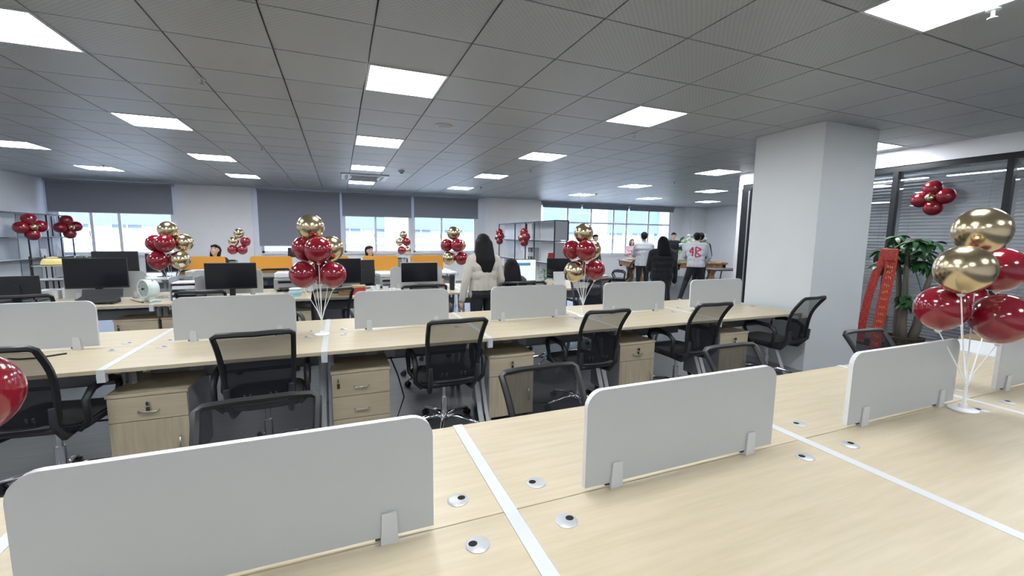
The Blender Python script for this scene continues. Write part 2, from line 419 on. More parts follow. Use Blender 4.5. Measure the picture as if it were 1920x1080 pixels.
# ---- ceiling fittings
lp = thing('ceiling_light', 'square LED panel set flush in the tiled ceiling', 'light', (0, 0, 0), 0, 'square LED ceiling panels')
fmb = MB(); e = .022
for a in ((0, T, 0, e), (0, T, T - e, T), (0, e, e, T - e), (T - e, T, e, T - e)): fmb.bb(a[0] + .004 * (a[0] == 0), a[1] - .004 * (a[1] == T), a[2] + .004 * (a[2] == 0), a[3] - .004 * (a[3] == T), CEIL - .006, CEIL + .03)
fmb.build('frame', 'led_frame', lp)
MB().bb(e, T - e, e, T - e, CEIL - .001, CEIL + .02).build('diffuser', 'led', lp)
for n, (i, j) in enumerate(LIGHTS):
    loc = (OX + i * T, OY + j * T, 0)
    if n == 0: lp.location = loc
    else: dup(lp, loc)
ac = thing('air_conditioner', 'white four-way ceiling cassette air conditioner with dark intake grille', 'air conditioner', (*AC, CEIL))
mb = MB(); mb.box((0, 0, -.01), (.95, .95, .035), None, .01); mb.build('panel', 'white_metal', ac)
MB().bb(-.26, .26, -.26, .26, -.04, -.026).build('intake_grille', 'dark_plastic', ac)
for k in range(4):
    a = k * pi / 2
    MB().box((0, .37, -.03), (.6, .07, .012), (.35, 0, 0)).build('louver', 'grey_metal', ac, rot=(0, 0, a))
for k in range(12): MB().bb(-.25, .25, -.245 + k * .042, -.235 + k * .042, -.045, -.04).build('grille_bar', 'grey_metal', ac)
sp = thing('sprinkler', 'small metal sprinkler head hanging from a ceiling joint', 'sprinkler', (0, 0, 0), 0, 'ceiling sprinklers')
MB().cyl((0, 0, 0), (0, 0, -.012), .03, n=14).build('escutcheon', 'white_metal', sp)
MB().cyl((0, 0, -.01), (0, 0, -.05), .009, n=8).build('stem', 'silver', sp)
MB().cyl((0, 0, -.05), (0, 0, -.054), .022, n=12).build('deflector', 'silver', sp)
SP = [(-1.0, 4.35), (3.31, 1.32), (3.34, 4.39), (3.37, 7.48), (-1.0, 7.29), (-4.1, 7.4), (-1.0, 10.6), (3.4, 10.6), (6.9, 7.6), (-4.1, 10.6), (6.9, 10.7)]
for n, (x, y) in enumerate(SP):
    if n == 0: sp.location = (x, y, CEIL)
    else: dup(sp, (x, y, CEIL))
o = thing('ceiling_speaker', 'round flat white speaker grille in a ceiling tile', 'speaker', (1.16, 5.01, CEIL))
MB().lathe([(0, -.012), (.085, -.012), (.10, -.004), (.10, .0)], 28).build('rim', 'white_metal', o, smooth=30)
MB().lathe([(0, -.016), (.07, -.014), (.078, -.012)], 28).build('grille', 'grey_metal', o, smooth=30)
o = thing('smoke_detector', 'small round smoke detector under a ceiling tile', 'smoke detector', (1.17, 8.72, CEIL))
MB().lathe([(.06, 0), (.06, -.02), (.045, -.035), (.0, -.035)], 24).build('base', 'grey_metal', o, smooth=30)
MB().lathe([(.03, -.035), (.03, -.055), (0, -.055)], 20).build('sensor', 'dark_plastic', o, smooth=30)
# ================================================================ DESK ROWS
DT = .75
def panel_divider(x, y, w, label, group, m='laminate', z=DT, h=.31, first={}):
    key = (w, m, h)
    if key not in first:
        o = thing('desk_divider', label, 'divider', (x, y, z), 0, group)
        mb = MB(); mb.prism(rrect(w, h, .055), .018, Matrix.Translation((0, .009, .018)) @ RX90, edge_mat=1)
        mb.build('panel', [m, 'laminate_edge' if m == 'laminate' else m], o)
        for s in (-1, 1):
            cx = s * (w / 2 - .115)
            c = MB()
            for t in (-1, 1): c.prism([(-.022, 0), (.022, 0), (.018, .085), (-.018, .085)], .006, Matrix.Translation((cx, t * .013 + .003, .0)) @ RX90)
            c.bb(cx - .022, cx + .022, -.016, .016, 0, .018)
            c.build('clamp', 'white_metal', o)
            MB().cyl((cx - .035, 0, .012), (cx - .022, 0, .012), .006, n=8).build('clamp_screw', 'dark_plastic', o)
        first[key] = o; return o
    return dup(first[key], (x, y, z), 0, label, group)
grom = None
def desk_module(x0, x1, y0, label, group, depth=1.2, top='wood', strips=(1, 1), front=0.0, first={}):
    key = (round(x1 - x0, 2), depth, top, strips, front)
    if key in first: return dup(first[key], (x0, y0, 0), 0, label, group)
    w_ = x1 - x0; o = thing('bench_desk', label, 'desk', (x0, y0, 0), 0, group)
    a, b = .02, w_ - .02; hd = depth / 2
    for y in (0, hd + .001):
        mb = MB(); mb.bb(a, b, y - (front if y == 0 else 0), y + hd - .002, DT - .025, DT, .002); mb.build('tabletop', top, o)
    for k, x in enumerate((0, w_)):
        if strips[k]:
            s = MB()
            sa, sb = (x, x + .02) if k == 0 else (x - .02, x)
            s.bb(sa, sb, -.004 - front, depth + .004, DT - .027, DT + .001); s.bb(sa, sb, -.006, .03, DT - .075, DT - .027)
            s.build('joint_strip', 'white_metal', o)
            xm = x + (.03 if k == 0 else -.03)
            for y, yo in ((.30, .10), (depth - .30, depth - .10)):
                s = MB(); s.tube([(xm, y, DT - .03), (xm, y, .5), (xm, y + (yo - y) * .25, .3), (xm, y + (yo - y) * .7, .1), (xm, yo, .0)], .022, 4); s.build('leg', 'white_metal', o)
            MB().bb(xm - .015, xm + .015, .12, depth - .12, DT - .065, DT - .027).build('bracket_beam', 'white_metal', o)
    t = MB(); t.bb(.06, w_ - .06, hd - .11, hd + .11, .52, .53); t.bb(.06, w_ - .06, hd - .11, hd - .10, .52, .62); t.bb(.06, w_ - .06, hd + .10, hd + .11, .52, .62)
    tr = t.build('cable_tray', 'grey_metal', o)
    for x in (w_ * .28, w_ * .4):
        so_ = MB().bb(x - .043, x + .043, hd - .118, hd - .11, .535, .61, .003).build('socket', 'white_metal', tr)
    for gx in (.13, w_ - .13):
        for gy, fl in ((hd - .10, 1), (hd + .10, 0)):
            g = MB(); g.lathe([(0, .004), (.026, .004), (.0315, .0015), (.0315, 0)], 24); g = g.build('cable_grommet', 'silver', o, (gx, gy, DT), smooth=30)
            hx = .012 if (gx < w_ / 2) == bool(fl) else -.012
            MB().sph((hx, .004, .0042), (.012, .011, .0008), 14, 6).build('cable_hole', 'hollow', g)
    first[key] = o
    return o
# row 1 (nearest), row 2, row 3, row 4
R1Y, R2Y, R3Y, R4Y = .47, 3.09, 5.80, 9.10
J1 = [-2.06, -.82, .435, 1.69, 2.93, 4.17]
J2 = [-3.70, -2.5, -1.3, -.1 - .02, 1.07, 2.27, 3.48, 4.69]
J3 = [-4.35, -3.15, -1.95, -.75, .45, 1.65, 2.85, 4.05]
J4 = [-3.95, -2.9, -1.82, -.75, .3, 1.32, 2.4]
L1 = ['pale wood double desk of the front row beneath the half-seen red balloon', 'front-row pale wood desk whose divider covers a mesh chair back', 'front-row pale wood desk with a divider and no balloons on either side',
      'front-row pale wood desk just before the balloon stand near the potted tree', 'last pale wood desk of the front row, touching the white side table']
L2 = ['second-row pale wood desk with a short black cable on it', 'second-row pale wood desk between the loose cable and the first balloon stand', 'second-row pale wood desk above the three-drawer pedestal',
      'second-row pale wood desk before the woman in the cream jacket', 'second-row pale wood desk before the woman in black', 'second-row pale wood desk touching the white column']
L3 = ['third-row desk with the large black monitor and wire rack', 'third-row desk with the plain dark monitor and letter trays', 'third-row desk with the grey printer and blue boxes', 'third-row desk with the silver-edged monitor and cups',
      'third-row desk with the lit monitor', 'third-row desk with the small desk plant']
for k in range(5): desk_module(J1[k], J1[k + 1], R1Y, L1[k], 'desks of the empty front row', 1.2, front=.14)
for k in range(6): desk_module(J2[k + 1], J2[k + 2], R2Y, L2[k], 'desks of the row by the column', 1.2)
for k in range(6): desk_module(J3[k + 1], J3[k + 2], R3Y, L3[k], 'desks of the monitor row', 1.2)
for k in range(6): desk_module(J4[k], J4[k + 1], R4Y, 'double bench desk with white top and orange dividers by the windows', 'desks of the orange divider row', 1.2, 'laminate_edge')
for x, l in ((-.20, 'hiding part of a mesh chair back'), (1.09, 'with no balloons on either side'), (2.365, 'next to the potted tree balloons'), (3.60, 'near the white side table')):
    panel_divider(x, 1.07, .82, 'white rounded divider on the front desk row ' + l, 'white dividers on the front row')
for x, l in ((-1.94, 'above the loose black cable'), (-.73, 'in front of the plain dark monitor'), (.49, 'in front of the silver-edged monitor'), (1.68, 'in front of the woman in cream'), (2.91, 'in front of the woman in black'), (4.07, 'beside the white column')):
    panel_divider(x, 3.70, .79, 'white rounded divider on the second desk row ' + l, 'white dividers on the second row')
for x, l in ((-2.55, 'behind the large black monitor'), (-1.33, 'behind the plain dark monitor'), (-.13, 'behind the monitor hidden by balloons'), (1.05, 'behind the silver-edged monitor'), (2.25, 'beside the seated woman')):
    panel_divider(x, 6.4, .76, 'white divider on the third desk row ' + l, 'white dividers on the third row')
for x, l in ((-2.42, 'in front of a seated person by the white wall'), (-1.27, 'behind the plain dark monitor'), (-.2, 'hidden behind the first balloon stand'), (.82, 'in front of the seated woman at the window'), (1.83, 'behind the silver-edged monitor')):
    panel_divider(x, 9.7, .74, 'orange desk divider ' + l, 'orange dividers on the window row', 'orange', DT, .33)
# white side table at the end of row 1
o = thing('side_table', 'plain white side table standing at the end of the front desk row', 'table', (4.2, .6, 0))
MB().bb(0, .54, 0, 1.2, DT - .03, DT + .004, .003).build('tabletop', 'laminate_edge', o)
for x in (.04, .5):
    for y in (.05, 1.15): MB().bb(x - .02, x + .02, y - .02, y + .02, 0, DT - .03).build('leg', 'white_metal', o)
# ================================================================ CHAIR
def make_chair(label, group, red=False):
    o = thing('office_chair', label, 'chair', (0, 0, 0), 0, group)
    # faces +y, centre of the base at the origin; back at y = -.3
    s = MB(); s.prism(rrect(.47, .46, .09, 5, .07), .05, Matrix.Translation((0, -.21, .41))); bmesh.ops.bevel(s.bm, geom=[e for e in s.bm.edges], offset=.012, segments=2, affect='EDGES')
    s.build('seat', 'black_cloth', o, smooth=50)
    s = MB(); s.bb(-.12, .12, -.12, .12, .375, .41, .01); s.cyl((.12, 0, .39), (.26, .02, .385), .007, n=6); s.build('tilt_mechanism', 'black_plastic', o)
    # curved back: frame + mesh
    def prof(t):   # t 0..1 bottom to top -> (y, z, half width)
        z = .49 + t * .455
        y = -.295 - .09 * t + .03 * math.sin(t * pi) - .2 * max(0, t - .62) ** 1.5
        return y, z, .178 + .027 * t
    ts = [k / 10 for k in range(11)]
    fr = MB(); L = [(-prof(t)[2], prof(t)[0], prof(t)[1]) for t in ts]; R_ = [(prof(t)[2], prof(t)[0], prof(t)[1]) for t in reversed(ts)]
    y1, z1, h1 = prof(1); y0, z0, h0 = prof(0)
    topl = [(-h1 * .9, y1 - .008, z1 + .014), (-h1 * .5, y1 - .018, z1 + .016), (0, y1 - .024, z1 + .014), (h1 * .5, y1 - .018, z1 + .016), (h1 * .9, y1 - .008, z1 + .014)]
    bot = [(h0 * .5, y0, z0 - .005), (0, y0, z0 - .006), (-h0 * .5, y0, z0 - .005)]
    fr.tube(L + topl + R_ + bot, .0165, 6, True)
    back = fr.build('back_frame', 'black_plastic', o, smooth=50)
    ms = MB(); g = []
    for t in [0, .15, .3, .45, .6, .75, .9, 1.0]:
        y, z, h = prof(t); g.append([ms.bm.verts.new((h * q, y - .014 * (1 - q * q), z + (.012 if t == 1 else 0))) for q in (-1, -.5, 0, .5, 1)])
    for A, B in zip(g, g[1:]):
        for k in range(4): ms.bm.faces.new((A[k], A[k + 1], B[k + 1], B[k]))
    ms.build('back_mesh', 'chair_mesh', o, smooth=True)
    # inner lumbar cloth
    ms = MB(); g = []
    for t in [0, .12, .25, .38, .5]:
        y, z, h = prof(t); g.append([ms.bm.verts.new((h * q, y + .012, z)) for q in (-1, 0, 1)])
    for A, B in zip(g, g[1:]):
        for k in range(2): ms.bm.faces.new((A[k], A[k + 1], B[k + 1], B[k]))
    ms.build('lumbar_mesh', 'chair_mesh', o, smooth=True)
    br = MB()
    for x in (-.175, .175): br.tube([(x, -.325, .60), (x * .98, -.315, .50), (x * .93, -.23, .40), (x * .8, -.08, .392)], [.016, .02, .02, .016], 6)
    br.tube([(-.165, -.275, .455), (.165, -.275, .455)], .013, 6)
    for x in (-.085, -.055, .055, .085): br.tube([(x, -.31, .55), (x * 1.15, -.275, .455)], .007, 5)
    br.build('back_bracket', 'dark_plastic', o, smooth=50)
    for s_ in (-1, 1):
        a = MB(); x = s_ * .262
        a.tube([(s_ * .215, -.20, .42), (x, -.20, .47), (x, -.215, .60), (x, -.15, .645), (x, .0, .655), (x, .10, .635), (x, .115, .58), (x, .06, .47), (s_ * .225, .02, .42)], [.014, .017, .02, .022, .023, .021, .019, .016, .014], 7)
        a.build('armrest', 'black_plastic', o, smooth=60)
    MB().cyl((0, 0, .09), (0, 0, .26), .027, n=14).cyl((0, 0, .26), (0, 0, .38), .017, n=12).build('gas_lift', 'chrome', o, smooth=40)
    MB().lathe([(0, .12), (.035, .12), (.045, .09), (.03, .065), (0, .065)], 16).build('base_hub', 'chrome', o, smooth=40)
    leg = MB().tube([(0, .03, .10), (0, .12, .105), (0, .22, .085), (0, .30, .065)], [.02, .018, .014, .013], 8, sx=1).mesh('base_leg', 'chrome', True)
    cm = MB()
    for x in (-.014, .014): cm.cyl((x - .008, .30, .026), (x + .008, .30, .026), .026, n=14)
    cm.cyl((0, .30, .03), (0, .30, .065), .007, n=6); cm.box((0, .30, .048), (.02, .03, .012)); cm = cm.mesh('caster', 'black_plastic', 40)
    for k in range(5):
        l = bpy.data.objects.new('base_leg', leg); COL.objects.link(l); l.parent = o; l.rotation_euler = (0, 0, k * 2 * pi / 5 + .3)
        c = bpy.data.objects.new('caster', cm); COL.objects.link(c); c.parent = l
    return o
chair0 = None
def chair(x, y, rz, label, group, zs=1.0):
    global chair0
    if chair0 is None:
        chair0 = make_chair(label, group); chair0.location = (x, y, 0); chair0.rotation_euler = (0, 0, rz); return chair0
    return dup(chair0, (x, y, 0), rz, label, group, (1, 1, zs))
G2 = 'mesh chairs pushed in at the second desk row'
for x, rz, l in ((-1.60, -.08, 'beside the half-seen red balloon'), (-.50, .04, 'left of the three-drawer pedestal'), (.74, .02, 'right of the three-drawer pedestal'),
              (1.98, .02, 'below the gold-bottomed balloon stand'), (3.12, .02, 'two places before the column'), (4.42, .12, 'against the white column')):
    chair(x, 3.27, rz, 'black mesh office chair at the second desk row, ' + l, G2)
G1 = 'mesh chairs on the far side of the front desk row'
for x, rz, l in ((-.29, .04, 'below the first cupboard pedestal'), (.91, .03, 'beside the divider without balloons'), (2.17, .0, 'behind the divider without balloons'), (3.45, -.05, 'by the potted tree')):
    chair(x, 1.405, pi + rz, 'black mesh chair back over the front desk row ' + l, G1, .935)
G3 = 'mesh chairs in the working area'
for x, y, rz, l in ((-2.75, 5.55, .2, 'at the big black monitor'), (-1.3, 5.5, .0, 'in front of the plain dark monitor'), (-.2, 5.35, .3, 'behind the red-bottomed balloon stand'), (1.05, 5.45, -.2, 'in front of the silver-edged monitor'), (3.3, 5.5, .3, 'behind the gold-bottomed balloon stand')):
    chair(x, y, rz, 'black mesh chair facing the third row ' + l, G3)
for x, y, rz, l in ((2.3, 4.5, pi + .1, 'beside the seated woman'), (2.95, 4.53, pi - .3, 'next to the woman in black'), (.85, 4.5, pi, 'near the woman in cream')):
    chair(x, y, rz, 'black mesh chair beyond the second row ' + l, G3)
for x, y, rz, l in ((-.95, 7.55, pi + .1, 'facing away behind the grey printer'), (.35, 7.5, pi, 'between the orange dividers and the clutter'), (-2.1, 7.5, pi, 'behind the white desk fan')):
    chair(x, y, rz, 'black mesh office chair beyond the third row ' + l, G3)
for x, y, rz, l in ((-.55, 10.6, pi, 'by the lowered blind'), (1.4, 10.75, pi, 'by the window with a balloon stand'), (-1.5, 10.6, pi, 'near the seated person')):
    chair(x, y, rz, 'black mesh chair beyond the orange dividers ' + l, G3)
chair(7.0, 9.7, .9, 'black mesh office chair standing by the leg of the pool table', None)
# ================================================================ PEDESTALS
def pedestal(x, y, rz, kind, label, group='wooden drawer pedestals', first={}):
    if kind in first: return dup(first[kind], (x, y, 0), rz, label, group)
    o = thing('drawer_pedestal', label, 'pedestal', (x, y, 0), rz, group)
    w_, d, h = .40, .48, .57
    b = MB(); b.bb(-w_ / 2, w_ / 2, .018, d, .04, h - .02); b.build('body', ['grey_board'], o)
    MB().bb(-w_ / 2 - .006, w_ / 2 + .006, -.004, d, h - .02, h, .002).build('top', 'wood', o)
    for sx in (-1, 1):
        for yy in (.06, d - .06): MB().cyl((sx * .16 - .012, yy, .02), (sx * .16 + .012, yy, .02), .02, n=12).build('caster', 'black_plastic', o)
    def handle(p, vert=False):
        hh = MB()
        if vert: hh.tube([(.15, 0, .16), (.15, -.022, .17), (.15, -.022, .26), (.15, 0, .27)], .005, 6)
        else: hh.tube([(-.05, 0, 0), (-.045, -.02, -.004), (.045, -.02, -.004), (.05, 0, 0)], .005, 6)
        return hh.build('handle', 'handle', p, smooth=60)
    z1 = h - .024
    if kind == 'door':
        rows = [(z1 - .15, z1, 'drawer')]
        dr = MB().bb(-w_ / 2 + .002, w_ / 2 - .002, 0, .018, .045, z1 - .154, .0015).build('door', 'wood_v', o); handle(dr, True)
    else: rows = [(z1 - .165, z1, 'drawer'), (z1 - .335, z1 - .169, 'drawer'), (.045, z1 - .339, 'drawer')]
    for n, (a, b_, nm) in enumerate(rows):
        dr = MB().bb(-w_ / 2 + .002, w_ / 2 - .002, 0, .018, a, b_, .0015).build(nm, 'wood', o)
        hd = handle(dr); hd.location = (0.0, 0, (a + b_) / 2 - .015)
        if n == 0:
            kx = 0 if kind == 'door' else -.155
            lk = MB().cyl((kx, 0, b_ - .045), (kx, -.006, b_ - .045), .011, n=14).build('lock', 'silver', dr, smooth=40)
            k_ = MB(); k_.bb(kx - .0015, kx + .0015, -.025, -.006, b_ - .055, b_ - .043); k_.cyl((kx - .002, -.022, b_ - .04), (kx + .002, -.022, b_ - .04), .012, n=12); k_.bb(kx - .009, kx + .009, -.016, -.013, b_ - .10, b_ - .065); k_.build('key', 'key', dr)
    first[kind] = o
    return o
pedestal(-1.12, 3.16, 0, 'door', 'cupboard pedestal of pale wood beside the chair at the half-seen balloon')
pedestal(.115, 3.2, 0, 'drawers', 'pale wooden pedestal with three drawers under the second desk row')
pedestal(1.30, 3.2, 0, 'door', 'cupboard pedestal of pale wood under the desk before the woman in cream')
pedestal(2.58, 3.2, 0, 'door', 'cupboard pedestal of pale wood under the desk before the woman in black')
pedestal(3.82, 3.2, 0, 'door', 'pale wooden cupboard pedestal nearest to the white column')
pedestal(-2.15, 5.95, 0, 'drawers', 'pale wooden three-drawer pedestal under the desk with the white fan')
pedestal(-1.72, 5.95, 0, 'door', 'pale wooden cupboard pedestal beside another one under the monitor row')
pedestal(-.45, 5.95, 0, 'drawers', 'pale wooden three-drawer pedestal behind the first balloon stand')
pedestal(6.35, 9.3, .5, 'door', 'pale wooden cupboard pedestal standing on the way to the pool table')
# ================================================================ BALLOONS
def balloon_mesh(name, m):
    prof = []
    n = 18
    for k in range(n + 1):
        a = pi * k / n; z = -math.cos(a); r = math.sin(a)
        if z < -.2: r *= 1 - .10 * ((-z - .2) / .8) ** 2; z = -.2 + (z + .2) * 1.10
        prof.append((r if 0 < k < n else 0, z))
    return MB().lathe(prof, 28).mesh(name, m, True)
BAL = {'r': balloon_mesh('balloon', 'balloon_red'), 'g': balloon_mesh('balloon', 'balloon_gold')}
KN = {'r': MB().lathe([(.0, -1.04), (.05, -1.06), (.03, -1.11), (.08, -1.17), (0, -1.16)], 10).mesh('knot', 'balloon_red', True),
      'g': MB().lathe([(.0, -1.04), (.05, -1.06), (.03, -1.11), (.08, -1.17), (0, -1.16)], 10).mesh('knot', 'balloon_gold', True)}
def balloon(par, c, p, r, tilt=(0, 0, 0)):
    b = bpy.data.objects.new('balloon', BAL[c]); COL.objects.link(b); b.parent = par; b.location = p; b.scale = (r, r, r); b.rotation_euler = tilt
    b['label'] = ('glossy dark red' if c == 'r' else 'shiny gold') + ' balloon'
    k = bpy.data.objects.new('knot', KN[c]); COL.objects.link(k); k.parent = b
    return b
def stand(x, y, z0, bl, label, hz=.42, ring=True):
    o = thing('balloon_stand', label, 'balloons', (x, y, z0 + .0015), 0, 'balloon stands on the desks')
    MB().lathe([(0, 0), (.055, 0), (.055, .006), (.02, .012), (.012, .03), (.0, .03)], 22).build('base', 'stick', o, smooth=40)
    MB().cyl((0, 0, .02), (0, 0, hz * .35), .008, .006, n=8).build('pole', 'stick', o, smooth=40)
    for c, dx, dy, z, r in bl:
        end = Vector((dx, dy, z - z0 - r * 1.1)); mid = Vector((dx * .25, dy * .25, hz * .55))
        if end.z < mid.z: mid.z = end.z - .05
        MB().tube([(dx * .03, dy * .03, hz * .33), mid, end], .0028, 5).build('stick', 'stick', o)
        MB().lathe([(0, -.012), (.012, -.004), (.018, .008), (0, .004)], 10, end).build('balloon_cup', 'stick', o, smooth=60)
        tl = Vector((dx, dy, .35)).to_track_quat('Z', 'Y').to_euler() if (dx or dy) else (0, 0, 0)
        balloon(o, c, (dx, dy, z - z0), r)
    return o
r_ = .097
stand(2.72, 1.0, DT, [('g', .07, .05, 1.595, .105), ('g', -.16, .0, 1.42, .104), ('r', .41, .09, 1.405, .108), ('r', -.09, .09, 1.23, .10), ('r', .09, -.05, 1.195, .11), ('r', .38, .2, 1.23, .10)], 'red and gold balloon stand on the front desk row beside the potted tree', .34)
stand(-.86, 1.17, DT, [('r', .05, .17, 1.165, .098), ('g', -.05, 0, 1.58, .1), ('g', -.15, .02, 1.40, .1), ('r', -.02, -.10, 1.40, .1), ('r', -.18, .03, 1.2, .1)], 'red balloon reaching in over the front desk row next to a black chair', .34)
stand(-.15, 3.64, DT, [('g', -.05, 0, 1.595, .098), ('r', -.10, .05, 1.43, .095), ('r', .0, -.10, 1.425, .098), ('g', .085, .06, 1.43, .098), ('r', -.115, -.04, 1.235, .098), ('r', .095, -.05, 1.23, .098), ('r', .0, .12, 1.24, .095)], 'second-row balloon stand with only red balloons at the bottom', .36)
stand(2.25, 3.66, DT, [('g', -.02, 0, 1.585, .095), ('r', -.12, .05, 1.42, .092), ('r', -.05, -.10, 1.42, .098), ('g', .11, .05, 1.42, .095), ('g', -.13, -.03, 1.21, .10), ('r', .085, -.06, 1.225, .098), ('r', .02, .13, 1.23, .09)], 'second-row balloon stand with a gold balloon at the bottom', .36)
stand(-1.93, 6.42, DT, [('g', .0, 0, 1.57, .105), ('r', -.14, .02, 1.41, .10), ('r', -.01, -.10, 1.41, .105), ('g', .14, .03, 1.42, .105), ('r', -.10, -.05, 1.205, .115), ('g', .115, -.05, 1.21, .11)], 'balloon stand with three gold balloons behind the white desk fan', .36)
stand(1.64, 6.42, DT, [('g', -.02, 0, 1.585, .10), ('r', -.12, .03, 1.40, .095), ('r', .01, -.09, 1.405, .098), ('g', .09, .05, 1.40, .095), ('g', -.10, -.03, 1.205, .098), ('r', .09, -.05, 1.205, .10)], 'balloon stand beside the woman in the cream jacket, third row', .36)
stand(-1.82, 9.72, DT, [('g', .02, 0, 1.545, .09), ('g', -.07, -.04, 1.385, .09), ('r', .12, .0, 1.385, .09), ('r', -.10, .0, 1.225, .09), ('r', .065, -.02, 1.225, .09)], 'small balloon stand before the white wall between the windows', .3)
stand(1.32, 9.72, DT, [('g', .0, 0, 1.555, .085), ('g', -.09, -.03, 1.40, .085), ('r', .06, -.04, 1.40, .09), ('r', -.05, -.04, 1.215, .09), ('g', .08, .02, 1.215, .085)], 'small balloon stand in front of the half-blinded window', .3)
def cluster(p, label, s=1.0, nrm=(-1, 0, 0), big=.105, tie=.12):
    o = thing('balloon_cluster', label, 'balloons', p, 0, 'balloon flowers fixed to glass and shelves'); n = Vector(nrm); t = Vector((-n.y, n.x, 0)); u_ = Vector((0, 0, 1))
    for k in range(4):
        a = k * pi / 2 + .12; d = (t * math.cos(a) + u_ * math.sin(a))
        balloon(o, 'r', d * big * 1.25 * s + n * .02, big * s, d.to_track_quat('Z', 'Y').to_euler())
    balloon(o, 'g', n * big * .9 * s, big * .55 * s, n.to_track_quat('Z', 'Y').to_euler())
    MB().cyl(n * -tie, n * .03, .01, n=8).build('tie', 'balloon_red', o)
cluster((7.13, 3.17, 2.1), 'flower of four red balloons around a small gold one on the glass partition', .95)
cluster((-5.74, 11.62, 1.62), 'red balloon flower on the wall shelf away from the window', 1.0, (.8, -.6, 0), .12, .3)
cluster((-5.78, 13.0, 1.64), 'red balloon flower on the wall shelf in front of the window', 1.0, (.8, -.6, 0), .12, .3)
cluster((3.98, 10.75, 1.54), 'red balloon flower on the freestanding shelf, far end', .9, tie=.15)
cluster((3.98, 9.1, 1.53), 'red balloon flower on the freestanding shelf above the dark binders', .9, tie=.15)
# ================================================================ MONITORS AND DESK CLUTTER
def monitor(x, y, w_, h, zc, label, rz=0.0, back=False, lit=False, frame='black_plastic', group='monitors on the third row'):
    o = thing('monitor', label, 'monitor', (x, y, DT), rz + (pi if back else 0), group)
    zc -= DT
    MB().bb(-w_ / 2, w_ / 2, -.012, .012, zc - h / 2, zc + h / 2, .004).build('bezel', frame, o)
    MB().bb(-w_ / 2 + .008, w_ / 2 - .008, -.0135, -.012, zc - h / 2 + .018, zc + h / 2 - .008).build('screen', 'lit_screen' if lit else 'screen_black', o)
    if lit: MB().bb(-w_ / 2 + .03, w_ / 2 - .1, -.0145, -.0135, zc + h * .22, zc + h * .34).build('screen_banner', 'lit_bar', o)
    s = MB(); s.bb(-.03, .03, .012, .035, .01, zc + .02); s.build('stand_neck', frame, o)
    MB().lathe([(0, 0), (.11, 0), (.11, .008), (.02, .016), (0, .016)], 24).build('stand_base', frame, o, (0, .03, 0), smooth=40)
monitor(-2.56, 6.22, .56, .34, 1.075, 'large black monitor on the desk with the white fan', .03)
monitor(-1.26, 6.2, .55, .325, 1.015, 'plain dark monitor in front of an orange divider')
monitor(-.02, 6.25, .58, .34, 1.05, 'dark monitor half hidden by the first balloon stand', -.1)
monitor(1.06, 6.2, .53, .30, 1.01, 'dark monitor with a silver lower edge near the woman in cream', 0, frame='silver')
monitor(2.66, 6.2, .50, .36, 1.01, 'monitor showing a white page with a blue bar', 0, lit=True)
monitor(3.36, 6.25, .42, .33, 1.03, 'black monitor behind the second balloon stand of the second row', -.2)
monitor(-3.28, 6.3, .36, .24, .93, 'small dark monitor tilted beside the wire rack', .2, back=True)
monitor(-2.62, 6.85, .46, .36, 1.12, 'dark monitor turned away, behind the large black one', 0, back=True)
monitor(.30, 6.75, .38, .34, 1.0, 'tall dark monitor turned away next to the clutter', .3, back=True)
monitor(-2.95, 9.45, .5, .33, 1.0, 'dark monitor by the window row end', 0)
monitor(-.72, 10.0, .56, .2, 1.16, 'dark monitor top showing over an orange divider', 0, back=True)
def keyboard(x, y, w_, label, rz=0.0):
    o = thing('keyboard', label, 'keyboard', (x, y, DT), rz, 'keyboards on the third row')
    MB().bb(-w_ / 2, w_ / 2, -.065, .065, 0, .018, .004).build('case', 'black_plastic', o)
    for k in range(4): MB().bb(-w_ / 2 + .012, w_ / 2 - .012, -.055 + k * .028, -.033 + k * .028, .018, .024).build('key_row', 'dark_plastic', o)
keyboard(-2.95, 5.98, .42, 'black keyboard in front of the large black monitor')
keyboard(-1.35, 5.99, .44, 'black keyboard below the plain dark monitor', .05)
keyboard(1.1, 5.98, .42, 'black keyboard below the silver-edged monitor')
def laptop_dock(x, y):
    o = thing('laptop', 'dark half-open laptop on a stand under the large black monitor', 'laptop', (x, y, DT), 0)
    MB().box((0, 0, .05), (.36, .22, .018), (.2, 0, 0), .004).build('base', 'dark_plastic', o)
    MB().box((0, .11, .10), (.36, .012, .10), (-.3, 0, 0), .003).build('lid', 'black_plastic', o)
    for s in (-1, 1): MB().bb(s * .15 - .01, s * .15 + .01, -.1, .1, 0, .04).build('stand_foot', 'black_plastic', o)
laptop_dock(-2.5, 6.05)
